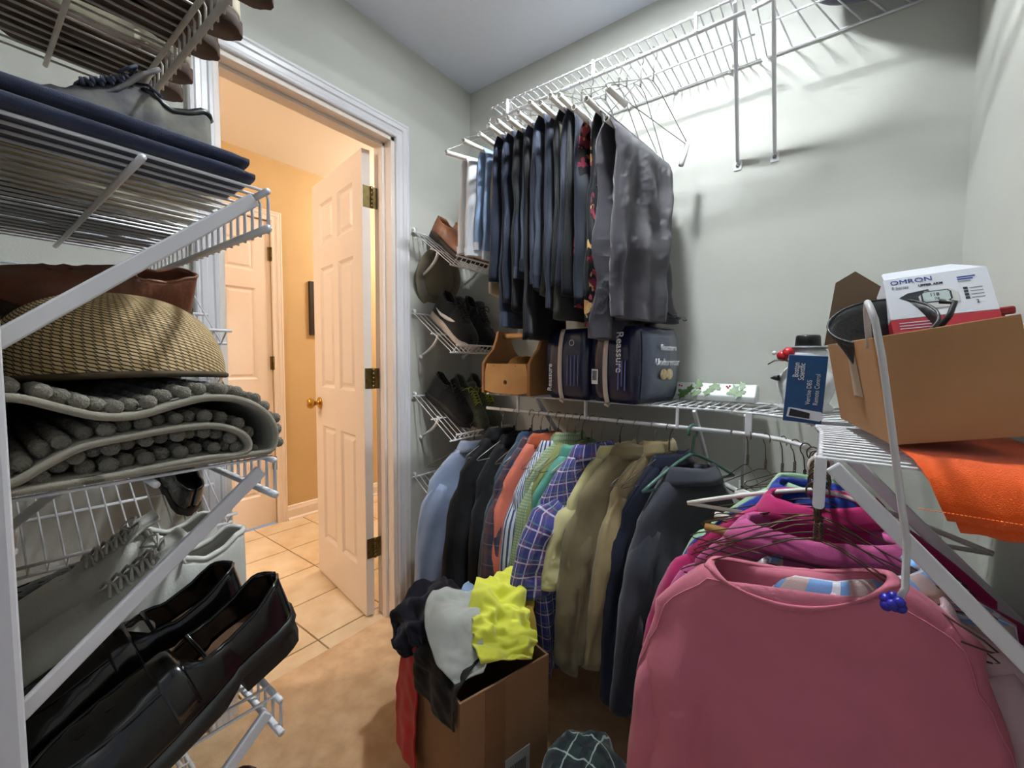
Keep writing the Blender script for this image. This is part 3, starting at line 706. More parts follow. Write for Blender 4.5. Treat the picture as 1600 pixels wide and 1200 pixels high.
# ---- shirts on the lower back rail, from the door side to the corner
S_ = [
 # x, rz, mat, L, sleeve, slen, label, short, kw
 (.305, -0.50, 'chambray', .60, 'long', .50, 'light blue chambray shirt at the door end of the rail', 'light blue shirt', dict(hem=.21, b_=.03, sl_r=.075, sl_out=.07)),
 (.452, -0.08, 'blackcoat', .82, 'long', .56, 'black coat hanging beside the light blue shirt', 'black coat', dict(b_=.040, bsh=.03, chest=.24, hem=.25, sl_r=.075)),
 (.520, -0.1, 'black2', .78, 'long', .56, 'black jacket next to the dark denim shirt', 'black jacket', dict(b_=.036, bsh=.028, sl_r=.07)),
 (.592, -0.12, 'denimteal', .74, 'long', .52, 'dark blue denim shirt between black jacket and dark plaid', 'dark denim shirt', dict(cm='denimblue')),
 (.632, -0.14, 'darkplaid', .74, 'long', .50, 'dark navy and wine plaid shirt', 'dark plaid shirt', dict()),
 (.672, -0.15, 'coral', .72, 'long', .50, 'coral orange shirt left of the striped shirt', 'coral shirt', dict(cm='brick')),
 (.706, -0.16, 'stripe', .74, 'long', .52, 'white shirt with navy vertical stripes', 'striped shirt', dict(b_=.03)),
 (.742, -0.18, 'sage', .74, 'long', .50, 'pale sage checked shirt between stripes and teal', 'sage checked shirt', dict(b_=.028)),
 (.772, -0.2, 'olivestripe', .76, 'long', .50, 'olive green finely ribbed shirt', 'olive ribbed shirt', dict(collar=False, b_=.026)),
 (.800, -0.22, 'teal', .76, 'long', .50, 'plain teal green shirt left of the maroon shirt', 'teal shirt', dict()),
 (.836, -0.25, 'maroon', .68, 'long', .44, 'maroon shirt between teal shirt and purple plaid', 'maroon shirt', dict()),
 (.880, -0.34, 'plaid', .72, 'short', .22, 'purple and blue plaid short sleeved shirt', 'purple plaid shirt', dict(b_=.042, sl_r=.10, sl_out=.075, placket=(1, BTN, 6), cm='plaid')),
 (.938, -0.36, 'cream', .70, 'short', .20, 'pale yellow cream shirt beside the olive jacket', 'cream shirt', dict(b_=.030, sl_r=.085)),
 (.985, -0.38, 'olive', .70, 'long', .42, 'faded olive field jacket with stitched shoulder', 'olive jacket', dict(b_=.046, bsh=.03, sl_r=.082, cm='olive', placket=(1, BTD, 5))),
 (1.045, -0.4, 'khaki', .68, 'long', .46, 'tan khaki work shirt behind the olive jacket', 'khaki shirt', dict(b_=.034)),
 (1.092, -0.42, 'navy', .74, 'long', .50, 'navy blue zip jacket beside the charcoal sweatshirt', 'navy jacket', dict(b_=.038)),
 (1.158, -0.48, 'charcoal', .70, 'long', .46, 'charcoal grey sweatshirt on a green plastic hanger', 'charcoal sweatshirt', dict(b_=.046, bsh=.03, sl_r=.08, neck=(.085, .045, -.11), sh=(.195, -.225))),
]
GREENP = mat('green_plastic', (72, 108, 96), .35)
rs_ = random.Random(77)
for i, (x, rz, mm, L, slv, sln, lab, short, kw) in enumerate(S_):
    dy, dz_, rz = rs_.uniform(-.028, .028), -rs_.uniform(0, .030), rz + rs_.uniform(-.05, .05)
    if i == 11: dy, dz_, rz, x = -.070, -.012, -.42, .872
    if i == 13: dy, dz_, rz, x = -.02, -.005, -.40, .992
    if i == 14: dy, dz_, rz = .045, .0, -.30
    if i == 12: dy, dz_, rz, x = -.030, -.012, -.38, .936
    kw.setdefault('tilt', (rs_.uniform(-.05, .05), rs_.uniform(-.03, .03)))
    if kw.get('cm'): kw['cm'] = C[kw['cm']]
    shirt('hanging_shirt' if 'coat' not in short and 'jacket' not in short else 'hanging_jacket', lab, 'jacket' if ('coat' in short or 'jacket' in short) else ('sweatshirt' if 'sweat' in short else 'shirt'), (x, -.302 + dy, ZR + dz_ - (.075 if i == 0 else 0)), rz, C[mm], 11 + i * 7, L=L, sleeve=slv, slen=sln, group='clothes on the lower back rail', **kw)
    if i == 16: build_hanger('plastic_hanger', 'dark green plastic hanger in the charcoal sweatshirt', None, (x, -.302, ZR + .004), rz, None, plastic=GREENP, half=.19)
    else: build_hanger('wire_hanger', 'wire hanger inside the ' + short, 'hangers holding shirts on the back rail', (x, -.302, ZR + .004 - (.075 if i == 0 else 0)), rz, (STEEL if i % 3 else BRONZE), half=.195)
# ---- trousers under the high shelf
ZRU = ZU - .045
P_ = [
 # x, rz, mat, w, lf, lb, bz, label, kw
 (.400, -.35, 'whitecloth', .26, .37, .35, .175, 'white trousers folded short at the wall end', dict(t=.022, hemm=C['whitecloth'])),
 (.455, -.15, 'skyblue', .24, .40, .36, .165, 'pale blue trousers beside the white ones', dict(hemm=C['whitecloth'])),
 (.490, .05, 'beige', .20, .56, .52, .165, 'beige trousers showing under the dark pairs', dict()),
 (.530, .05, 'navypants', .28, .58, .50, .150, 'navy trousers on the first long hanger', dict()),
 (.572, .03, 'jeans', .27, .50, .66, .150, 'dark denim jeans with a stitched pocket edge', dict(hemm=C['slate'])),
 (.618, .02, 'blackpants', .28, .70, .60, .155, 'black trousers hanging lowest above the wooden caddy', dict()),
 (.660, .0, 'slate', .27, .54, .48, .150, 'slate blue trousers left of the black pair', dict(hemm=C['navypants'])),
 (.703, .0, 'navypants', .28, .62, .54, .135, 'ink blue trousers under the paper tubed hanger', dict(hemm=C['navypants'])),
 (.742, .0, 'darkolive', .25, .64, .56, .150, 'dark olive trousers behind the blue pair', dict()),
 (.776, .0, 'blackpants', .27, .58, .55, .140, 'black pleated trousers left of the floral pair', dict()),
 (.810, -.02, 'navypants', .28, .60, .54, .150, 'dark navy trousers beside the floral print', dict()),
 (.862, -.03, 'floral', .26, .62, .56, .200, 'black trousers with red and yellow floral print', dict(t=.012)),
 (.905, -.05, 'blackpants', .27, .58, .54, .190, 'black trousers between floral pair and grey cargo', dict(t=.012)),
 (.975, -.10, 'greypants', .40, .54, .60, .262, 'dark grey cargo trousers with gathered seams at the right', dict(t=.026, amp=1.8, hemm=C['greypants'])),
]
for i, (x, rz, mm, w, lf, lb, bz, lab, kw) in enumerate(P_):
    pants('hanging_trousers', lab, (x, -.305, ZRU), rz, C[mm], 31 + i * 5, w=w, lf=lf, lb=lb, bz=bz, **kw)
    lab2 = 'white tubed trouser hanger carrying the ' + lab.split(' trousers')[0].split(' jeans')[0] + (' jeans' if 'jeans' in lab else ' trousers') + ' number %d' % 0
    lab2 = lab2.replace(' number 0', '')
    build_hanger('trouser_hanger', ('paper tubed hanger under the ' + ' '.join(lab.split()[:9]))[:100], 'hangers holding trousers', (x, -.305, ZRU + .003), rz, STEEL, half=.20, drop=bz, neck=-.062 if bz < .2 else -.09, tube=TUBEW)
build_hanger('trouser_hanger', 'empty wire hanger at the right end with a white tube hanging askew', 'hangers holding trousers', (1.015, -.305, ZRU + .003), -.25, STEEL, half=.21, drop=.20, neck=-.09, tube=TUBEW, tilt=-.05, sag=True)
build_hanger('wire_hanger', 'empty wire hanger on the high rail left of the askew one', None, (.935, -.305, ZRU + .003), -.2, STEEL, half=.20, drop=.20, neck=-.08, tube=None, tilt=-.1)
# ---- clothes on the right rail
def RG(y, x, mm, lab, cat, seed, **k):
    shirt('hanging_shirt', lab, cat, (x, y, ZR), PI / 2 + k.pop('rz', 0), C[mm], seed, group='clothes on the right hand rail', **k)
RG(-.50, 1.455, 'mint', 'pale mint green shirt at the back of the right rail', 'shirt', 201, L=.66, sleeve='short', slen=.2, b_=.03)
RG(-.545, 1.458, 'royal', 'royal blue shirt in front of the mint one', 'shirt', 207, L=.66, sleeve='short', slen=.22, b_=.03)
RG(-.60, 1.462, 'magenta', 'magenta polo shirt behind the pink sweatshirt', 'shirt', 213, L=.68, sleeve='short', slen=.22, b_=.034, neck=(.085, .035, -.085), sh=(.235, -.205), chest=.25, shear=-.10)
RG(-.655, 1.462, 'orchid', 'orchid pink shirt with a broad folded collar band', 'shirt', 219, L=.68, sleeve='short', slen=.22, b_=.034, neck=(.118, .036, -.128), sh=(.205, -.21), shear=-.06)
RG(-.71, 1.490, 'pastel', 'pastel blue and tan plaid shirt behind the pink sweatshirt', 'shirt', 225, L=.70, sleeve='short', slen=.24, b_=.036, neck=(.11, .038, -.165), sh=(.20, -.225), sl_r=.085, shear=-.28)
RG(-.745, 1.545, 'palepink', 'pale pink shirt showing right of the pink sweatshirt', 'shirt', 245, L=.66, sleeve='short', slen=.2, b_=.03, neck=(.07, .03, -.18), sh=(.15, -.235), chest=.16, hem=.17, sl_r=.05, sl_out=.02, shear=-.15)
RG(-.785, 1.432, 'pink', 'large pink sweatshirt facing the room in the foreground', 'sweatshirt', 231, rz=.0, L=.86, sleeve='long', slen=.62, b_=.055, bsh=.032, neck=(.116, .042, -.137), sh=(.215, -.222), chest=.245, hem=.27, collar=False, sl_drop=.80, sl_r=.090, sl_out=.038, sl_b=.044, amp=1.15, tilt=(0, 0), neckdip=.048, shear=-.2, neckband=C['pink'], seams=C['pink'])
for y, s_ in ((-.50, 'mint shirt'), (-.545, 'royal blue shirt'), (-.60, 'magenta polo'), (-.655, 'orchid shirt'), (-.71, 'pastel plaid shirt'), (-.785, 'pink sweatshirt')):
    build_hanger('wire_hanger', 'bronze wire hanger inside the ' + s_, 'hangers holding shirts on the right rail', (1.46, y, ZR + .004), PI / 2, BRONZE, half=.2, drop=.165 if y > -.65 else .20, neck=-.085)
# empty hangers crowded on the corner rail
rnd = random.Random(5)
for i in range(11):
    t = .06 + i * .068; p = along([(x, y, ZR) for x, y in cf], t)
    build_hanger('wire_hanger', 'empty dark wire hanger crowded on the corner rail', 'empty hangers on the corner rail', (p.x, p.y, ZR + .004), .45 + i * .105 + rnd.uniform(-.12, .12), BRONZE, half=.20, drop=.165 + rnd.uniform(-.01, .035), neck=-.07 - rnd.uniform(0, .02), tube=(TUBEW if i % 3 else KRAFT) if i in (1, 3, 4, 5, 6, 7, 8, 9) else None)
for i in range(6):
    build_hanger('wire_hanger', 'empty bronze wire hanger bunched at the end of the right rail', 'empty hangers bunched on the right rail', (1.461, -.605 - i * .026 + rnd.uniform(-.006, .006), ZR + .004), PI / 2 + rnd.uniform(-.45, .45), BRONZE, half=.195, drop=.16 + rnd.uniform(-.01, .04), neck=-.075 - rnd.uniform(0, .03), tilt=rnd.uniform(-.08, .08))
PLASTW = mat('white_plastic_hanger', (222, 220, 214), .35)
build_hanger('plastic_hanger', 'white plastic hanger at the end of the right rail', None, (1.462, -.575, ZR + .006), PI / 2 + .12, None, plastic=PLASTW, half=.24, drop=.13, neck=-.06)
# ================================================================== SHOES
WT_ = [(0, .003), (.015, .016), (.05, .026), (.12, .031), (.25, .032), (.40, .033), (.55, .040), (.68, .046), (.78, .046), (.87, .040), .0 or (.94, .029), (.98, .015), (1, .003)]
def shoe(name, label, cat, loc, rot, style='sneaker', L=.29, up_m=None, sole_m=None, lace_m=None, in_m=None, sole_h=.026, side=1, top=None, group=None, wk=1.0, extra=None, trim_m=None):
    r = thing(name, label, cat, loc, rot, group)
    if style == 'sneaker':
        top = top or [(0, .098), (.06, .100), (.14, .088), (.24, .080), (.34, .090), (.42, .096), (.55, .078), (.68, .062), (.80, .052), (.90, .042), (.97, .026), (1, .008)]
        gk = lambda s: .78 if s < .33 else .78 * (1 - sm(.33, .43, s)) + .16 * (1 - sm(.43, .62, s)) * sm(.33, .43, s)
    elif style == 'loafer':
        top = top or [(0, .072), (.06, .074), (.16, .060), (.28, .052), (.38, .056), (.46, .066), (.55, .062), (.68, .052), (.80, .044), (.90, .036), (.97, .022), (1, .006)]
        gk = lambda s: .84 if s < .36 else .84 * (1 - sm(.36, .47, s))
    else:
        top = top or [(0, .066), (.08, .066), (.2, .054), (.34, .056), (.44, .062), (.6, .052), (.8, .042), (.92, .034), (.97, .02), (1, .006)]
        gk = lambda s: .84 if s < .34 else .84 * (1 - sm(.34, .44, s))
    lift = .018 if style == 'loafer' else .004
    def base(s): return sole_h + lift * (1 - sm(.2, .55, s)) + (.010 * sm(.82, 1, s))
    def W(s): return interp(WT_, s) * wk * L / .29
    def cx(s): return side * .008 * math.sin(PI * s) * (1 if s > .3 else .4)
    ns = 44; nk = 9; rows = []
    SX_ = lambda i: .65 * (.5 - .5 * math.cos(PI * i / ns)) + .35 * i / ns
    for i in range(ns + 1):
        s = SX_(i); w = W(s); h = sole_h + interp(top, s); z0 = base(s) - .003; g = w * gk(s); row = []
        for sg in (1, -1):
            seq = range(nk + 1) if sg > 0 else range(nk, -1, -1)
            for k in seq:
                ph = PI / 2 * k / nk
                x = g + (w - g) * math.cos(ph) ** (.62 if s > .42 else .45); z = z0 + (h - z0) * (math.sin(ph) if s > .42 else (k / nk) ** .9)
                bulge = 1 + .05 * math.sin(PI * k / nk)
                cre = .0018 * math.sin(70 * s) * sm(.52, .6, s) * (1 - sm(.72, .8, s)) * math.sin(ph)
                row.append(Vector((cx(s) + sg * x * bulge, -L * s, max(z0, z) + cre)))
        rows.append(row)
    b = MB(); n = len(rows[0]); b.v = [p for q in rows for p in q]
    for i in range(ns):
        for k in range(n - 1):
            if k == nk and (rows[i][nk] - rows[i][nk + 1]).length > .0015: continue
            a = i * n + k; b.f.append((a, a + n, a + n + 1, a + 1))
    b.build('upper', up_m, r, True, solid=.0035)
    # sole
    q = MB(); rg = []
    for kz, ks in ((0, .93), (.12, 1.02), (.55, 1.06), (1, 1.03)):
        g = []
        for sg in (1, -1):
            for i in (range(ns + 1) if sg > 0 else range(ns, -1, -1)):
                s = SX_(i); zb = (lift * .2 if style == 'loafer' else 0) + (.012 * sm(.8, 1, s)) + (lift * (1 - sm(.28, .40, s)) if style == 'loafer' else 0); zt = base(s)
                g.append(Vector((cx(s) + sg * (W(s) * ks + .002), -L * s + (.004 if s == 0 else (-.004 if s == 1 else 0)), zb + (zt - zb) * kz)))
        rg.append(g)
    q.loft(rg, True, True, True); q.build('sole', sole_m, r, True)
    if style == 'loafer':
        q = MB(); g = [[], []]
        for j, zz in enumerate((0, .026)):
            for sg in (1, -1):
                for i in (range(9) if sg > 0 else range(8, -1, -1)):
                    s = .29 * i / 8 + .002; g[j].append(Vector((cx(s) + sg * (W(s) * (.97 + .06 * j) + .001), -L * s, zz)))
        q.loft(g, True, True, True); q.build('heel', sole_m, r)
        q = MB(); pts = []
        for sg in (1, -1):
            for i in (range(13) if sg > 0 else range(12, -1, -1)):
                s = .47 + .40 * math.sin(PI / 2 * i / 12); u = .70 * math.cos(PI / 2 * i / 12) ** .7 ; w = W(s); h = sole_h + interp(top, s); z0 = base(s)
                c_ = min(.98, u); ph = math.acos(c_ ** (1 / .62)) if c_ > 0 else PI / 2
                pts.append((cx(s) + sg * w * c_ * 1.04, -L * s, z0 + (h - z0) * math.sin(ph) + .002))
        q.tube(pts, .0022, 6); q.build('moccasin_seam', up_m, r, True)
        q = MB(); rows2 = []
        for i in range(7):
            s = .43 + .085 * i / 6; w = W(s); h = sole_h + interp(top, s); z0 = base(s); rows2.append([Vector((cx(s) + sg * (w * math.cos(p) ** .62 * 1.06), -L * s, z0 + (h - z0) * math.sin(p) + .0025)) for sg, p in [(1, PI / 2 * t / 8) for t in range(1, 8)] + [(-1, PI / 2 * t / 8) for t in range(8, 0, -1)]])
        q.loft(rows2, False); q.build('strap', up_m, r, True, solid=.003)
    # insole
    q = MB(); g = []
    for sg in (1, -1):
        for i in (range(1, 24) if sg > 0 else range(23, 0, -1)):
            s = i / ns; g.append((cx(s) + sg * W(s) * .86, -L * s, base(s) + .006))
    q.add(g, [tuple(range(len(g)))]); q.build('insole', in_m or BLACKP, r)
    # collar padding
    q = MB(); pts = []
    for sg in (1, -1):
        for i in (range(0, 17) if sg > 0 else range(16, -1, -1)):
            s = i / ns; w = W(s); pts.append((cx(s) + sg * w * gk(s) * 1.02, -L * s + .001, sole_h + interp(top, s)))
    q.tube(pts, .0048 if style == 'sneaker' else .0026, 7); q.build('collar', trim_m or up_m, r, True)
    if style == 'sneaker':
        q = MB(); rows2 = []
        for i in range(9):
            t = i / 8; s = .60 - .28 * t; h = sole_h + interp(top, min(s + .02, .6)) - .004 + .040 * t ** 2.2; w = .020 + .010 * t
            rows2.append([Vector((cx(s) + v * w, -L * s + .004 * t, h - .006 * v * v)) for v in (-1, -.5, 0, .5, 1)])
        q.loft(rows2, False); q.build('tongue', up_m, r, True, solid=.005)
        if lace_m:
            for j in range(5):
                s = .43 + .042 * j; h = sole_h + interp(top, s) + .004; w = .021
                q = MB(); q.tube([(cx(s) - w * 1.1, -L * s, h - .006), (cx(s) - w * .5, -L * (s + .008), h + .003), (cx(s) + w * .5, -L * (s + .028), h + .002), (cx(s) + w * 1.1, -L * (s + .036), h - .008)], .0024, 6)
                q.tube([(cx(s) + w * 1.1, -L * s, h - .006), (cx(s) + w * .5, -L * (s + .008), h + .004), (cx(s) - w * .5, -L * (s + .028), h + .003), (cx(s) - w * 1.1, -L * (s + .036), h - .008)], .0024, 6)
                q.build('lace', lace_m, r, True)
            s = .42; h = sole_h + interp(top, s) + .008; q = MB()
            for sg in (1, -1): q.tube([(cx(s), -L * s, h), (sg * .016, -L * s + .006, h + .014), (sg * .034, -L * s + .002, h + .008), (sg * .030, -L * s - .012, h - .004), (sg * .008, -L * s - .003, h)], .002, 6); q.tube([(0, -L * s, h), (sg * .02, -L * s + .018, h - .002), (sg * .045, -L * s + .022, h - .022)], .002, 6)
            q.build('lace_bow', lace_m, r, True)
    r['W'] = 0; del r['W']
    return r, W, cx, base, lambda s: sole_h + interp(top, s)
LEA_B = mat('black_leather', (9, 9, 10), .2, coat=.25, spec=.5); SOLE_B = mat('black_sole', (20, 19, 18), .55); INS_T = mat('tan_insole', (96, 70, 48), .6)
LEA_W = mat('white_leather', (214, 214, 208), .45, bump=.1, bscale=300, var=.04); SOLE_W = mat('white_sole', (222, 222, 216), .5, var=.06, vscale=30); LACE_W = fabric('white_lace', (216, 214, 206), var=.05)
LEA_BR = mat('brown_leather', (138, 86, 62), .4, c2=(98, 58, 44), vscale=10, bump=.12, bscale=180); SOLE_BR = mat('brown_sole', (58, 40, 30), .6)
LEA_TAN = mat('tan_leather', (150, 96, 64), .42, c2=(120, 72, 46), vscale=9); CORK = mat('brown_rubber', (74, 52, 40), .7, var=.25, vscale=40); CREAM = mat('cream_rubber', (216, 206, 180), .6, var=.1, vscale=30)
CANV_N = fabric('navy_canvas', (62, 68, 92), var=.25); CANV_G = fabric('grey_green_mesh', (92, 96, 80), var=.35, vscale=30); MESH_K = fabric('black_mesh', (24, 25, 28), var=.2); SOLE_G = mat('grey_sole', (150, 144, 132), .6, var=.2, vscale=30)
LACE_G = fabric('lime_lace', (164, 176, 60), var=.05); SUEDE = fabric('beige_suede', (160, 152, 132), var=.2); DKRED = mat('oxblood_leather', (58, 22, 20), .28, coat=.3); TAUPE = mat('taupe_trim', (140, 132, 116), .7)
gS = 'shoes on the left shelves'
def SH(i): return SHZ[i] + .006
# topmost shelf, soles seen from below
k = 0
for x, yy, um, sm_, lab in ((.335, -1.272, SUEDE, CORK, 'beige shoe at the far end of the topmost shelf'), (.425, -1.280, SUEDE, CORK, 'second beige shoe from the far end of the topmost shelf'), (.545, -1.274, LEA_TAN, CORK, 'brown soled shoe in the middle of the topmost shelf'), (.635, -1.270, CREAM, CORK, 'cream rimmed shoe with brown sole on the topmost shelf'), (.745, -1.268, CREAM, CORK, 'cream shoe at the near end of the topmost shelf'), (.838, -1.28, BLACKP, SOLE_B, 'black shoe nearest the camera on the topmost shelf')):
    shoe('casual_shoe', lab, 'shoe', (x, yy, SH(0)), (0, 0, .06 * (-1) ** k), 'slip', L=.27, up_m=um, sole_m=sm_, side=(-1) ** k, group=gS, trim_m=CREAM, sole_h=.02); k += 1
# second shelf
r = thing('folded_jeans', 'folded navy jeans on the second shelf in front of the grey sneakers', 'jeans', (.835, -1.46, SH(1)))
DNM = fabric('navy_denim', (58, 64, 90), var=.3, vscale=30)
for k_, (x0, x1, y0, y1, z0, z1) in enumerate(((.775, .884, YF + .01, -1.352, 0, .0165), (.779, .881, YF + .01, -1.357, .017, .034))):
    b = MB(); rows = []
    for i in range(25):
        t = i / 24; y = y0 + (y1 - y0) * t; e = max(.72, min(1, (1 - t) * 14) ** .5); rows.append([])
        for a in [2 * PI * q / 28 for q in range(28)]:
            c, s = math.cos(a), math.sin(a); rows[-1].append(Vector(((x0 + x1) / 2 + (x1 - x0) / 2 * math.copysign(abs(c) ** .5, c), y, SH(1) + (z0 + z1) / 2 + (z1 - z0) / 2 * math.copysign(abs(s) ** .5, s) * max(.25, e) + .0015 * nz(y * 14, c * 2, k_))))
    b.loft(rows, True, True, True); b.build('fold', DNM, r, True, world=True)
MB().tube([(.80, -1.356, SH(1) + .036), (.815, -1.42, SH(1) + .0355), (.81, -1.50, SH(1) + .0355)], .0012, 6).build('seam', mat('denim_seam', (34, 36, 52), .8), r, True, world=True)
shoe('canvas_slip_on', 'dark canvas slip-on at the far end of the second shelf', 'shoe', (.50, -1.335, SH(1)), (0, 0, .02), 'slip', L=.235, up_m=CANV_N, sole_m=SOLE_B, side=1, group=gS)
shoe('canvas_slip_on', 'dark canvas slip-on beside its twin near the slanted shelf', 'shoe', (.40, -1.335, SH(1)), (0, 0, -.02), 'slip', L=.235, up_m=CANV_N, sole_m=SOLE_B, side=-1, group=gS)
shoe('grey_sneaker', 'grey and cream running shoe with dark collar, nearer one', 'shoe', (.735, -1.352, SH(1)), (0, 0, .05), 'sneaker', L=.215, up_m=mat('grey_mesh', (150, 146, 134), .8, c2=(70, 72, 84), vscale=16), sole_m=CREAM, lace_m=CANV_N, side=1, group=gS, trim_m=BLACKP)
shoe('grey_sneaker', 'grey and cream running shoe with dark collar, farther one', 'shoe', (.640, -1.348, SH(1)), (0, 0, .10), 'sneaker', L=.215, up_m=mat('grey_mesh', (150, 146, 134), .8, c2=(70, 72, 84), vscale=16), sole_m=CREAM, lace_m=CANV_N, side=-1, group=gS, trim_m=BLACKP)
# third shelf, behind the hat: brown shoes on a shoe box
r = thing('shoe_box', 'dark shoe box behind the straw hat carrying brown shoes', 'box', (.43, -1.445, SH(2)))
DKBOX = mat('dark_cardboard', (66, 52, 44), .8, var=.1)
MB().box((-.12, -.125, 0), (.14, .095, .125)).build('body', DKBOX, r, bevel=.002); MB().box((-.124, -.129, .126), (.144, .099, .171)).build('lid', DKBOX, r, bevel=.002)
shoe('brown_loafer', 'brown leather loafer on the shoe box, nearer one', 'shoe', (.535, -1.330, SH(2) + .190), (0, .50, .06), 'slip', L=.24, up_m=LEA_BR, sole_m=SOLE_BR, side=1, group=gS)
shoe('brown_loafer', 'brown leather loafer on the shoe box, farther one', 'shoe', (.415, -1.345, SH(2) + .190), (0, .45, -.05), 'slip', L=.23, up_m=LEA_BR, sole_m=SOLE_BR, side=-1, group=gS)
# fourth shelf
BIGTOP = [(0, .118), (.06, .120), (.14, .104), (.24, .096), (.34, .110), (.42, .120), (.55, .098), (.68, .076), (.80, .062), (.90, .048), (.97, .028), (1, .008)]
shoe('white_sneaker', 'white leather sneaker with loose laces behind the black loafers', 'shoe', (.645, -1.292, SH(3)), (0, 0, .04), 'sneaker', L=.285, up_m=LEA_W, sole_m=SOLE_W, lace_m=LACE_W, side=1, group=gS, in_m=TAUPE, sole_h=.040, wk=1.12, top=BIGTOP)
shoe('white_sneaker', 'second white leather sneaker, farther along the shelf', 'shoe', (.535, -1.298, SH(3)), (0, 0, -.04), 'sneaker', L=.28, up_m=LEA_W, sole_m=SOLE_W, lace_m=LACE_W, side=-1, group=gS, in_m=TAUPE, sole_h=.040, wk=1.12, top=BIGTOP)
shoe('black_dress_shoe', 'black dress shoe standing behind the white sneakers', 'shoe', (.41, -1.33, SH(3)), (.0, 0, .05), 'loafer', L=.29, up_m=LEA_B, sole_m=SOLE_B, side=1, group=gS)
lo = dict(style='loafer', L=.30, up_m=LEA_B, sole_m=SOLE_B, in_m=INS_T, group=gS, wk=1.12)
shoe('black_loafer', 'shiny black loafer nearest the camera', 'shoe', (.845, -1.296, SH(3) + .058), (.30, 0, .03), side=1, **lo)
shoe('black_loafer', 'shiny black loafer beside its twin, farther one', 'shoe', (.745, -1.318, SH(3) + .050), (.27, 0, .0), side=-1, **lo)
shoe('oxblood_shoe', 'dark oxblood leather shoe on the lowest shelf', 'shoe', (.83, -1.30, SHZ[4] + .006), (0, 0, .05), 'loafer', L=.29, up_m=DKRED, sole_m=SOLE_B, side=1, group=gS)
shoe('oxblood_shoe', 'second oxblood leather shoe on the lowest shelf', 'shoe', (.72, -1.31, SHZ[4] + .006), (0, 0, -.05), 'loafer', L=.29, up_m=DKRED, sole_m=SOLE_B, side=-1, group=gS)
# shoes on the slanted shelves, toes down towards the room
gT = 'shoes on the slanted shelves'
TH = math.atan2(.17, .233)
def tilt_shoe(zb, y, d0, name, lab, back=False, roll=0.0, **k):
    # local -Y (toe) maps to down-slope (+x,-z); heel at distance d0 from wall rail
    dv = Vector((math.cos(TH), 0, -math.sin(TH))); nv = Vector((math.sin(TH), 0, math.cos(TH)))
    R_ = Matrix((( -dv.x, 0, nv.x), (0, 1, 0), (-dv.z, 0, nv.z))) ; 
    # columns: local x -> world Y, local y -> -dv, local z -> nv
    M = Matrix(((0, -dv.x, nv.x), (-1, 0, 0), (0, -dv.z, nv.z)))
    if M.determinant() < 0: M = Matrix(((0, -dv.x, nv.x), (1, 0, 0), (0, -dv.z, nv.z)))
    if back: M = M @ Matrix.Rotation(PI, 3, 'Z')
    M = M @ Matrix.Rotation(roll, 3, 'Z')
    p = Vector((.012, y, zb)) + dv * d0 + nv * .006
    return shoe(name, lab, 'shoe', p, M.to_euler(), group=gT, **k)
tilt_shoe(1.685, -.27, .0, 'brown_shoe', 'tan brown shoe on the highest slanted shelf, near the door', style='slip', L=.27, up_m=LEA_TAN, sole_m=SOLE_BR)
tilt_shoe(1.685, -.16, .0, 'brown_shoe', 'tan brown shoe on the highest slanted shelf, near the trousers', style='slip', L=.27, up_m=LEA_TAN, sole_m=SOLE_BR, side=-1)
a = tilt_shoe(1.336, -.265, .005, 'black_sneaker', 'black running shoe with white swoosh and pale sole', style='sneaker', L=.285, up_m=MESH_K, sole_m=mat('pale_sole', (206, 192, 180), .6), lace_m=MESH_K, wk=1.15)
def swoosh(a, sg):
    r, W, cx, base, top = a; up_, lo_ = [], []
    for i in range(15):
        t = i / 14; s = .12 + .46 * t; zc = .040 + .030 * t ** 1.6 + .018 * (1 - t) ** 3; th = .016 * math.sin(PI * min(1, (1 - t) ** .8 * .98 + .02)) ** .9 + .0008
        for lst, z in ((up_, zc + th * .5), (lo_, zc - th * .5)):
            w = W(s); z0, h = base(s), top(s); q = max(0, min(.95, (z - z0) / (h - z0)))
            x = w * (1.05 if s < .42 else math.cos(math.asin(q)) ** .62 * 1.05) + .0032; lst.append(Vector((cx(s) + sg * x, -.285 * s, z)))
    b = MB(); b.loft([up_, lo_], False); b.build('swoosh', mat('swoosh_white', (226, 222, 218), .5), r, True, solid=.001)
swoosh(a, 1); swoosh(a, -1)
tilt_shoe(1.336, -.13, .02, 'black_sneaker', 'black running shoe behind the swoosh one, by the trousers', style='sneaker', L=.28, up_m=MESH_K, sole_m=SOLE_B, lace_m=MESH_K, side=-1)
tilt_shoe(.975, -.305, .0, 'black_trainer', 'worn black trainer on the third slanted shelf', style='sneaker', L=.26, up_m=MESH_K, sole_m=SOLE_B, lace_m=MESH_K, roll=.25)
tilt_shoe(.975, -.20, .02, 'trail_shoe', 'grey green trail shoe with lime laces, near the door', style='sneaker', L=.285, up_m=CANV_G, sole_m=SOLE_G, lace_m=LACE_G)
tilt_shoe(.975, -.095, .02, 'trail_shoe', 'grey green trail shoe with lime laces, against the back wall', style='sneaker', L=.285, up_m=CANV_G, sole_m=SOLE_G, lace_m=LACE_G, side=-1)
tilt_shoe(.885, -1.25, .24, 'black_shoe', 'black shoe on the lower slanted shelf left of the door', back=True, style='slip', L=.25, up_m=LEA_B, sole_m=SOLE_B)
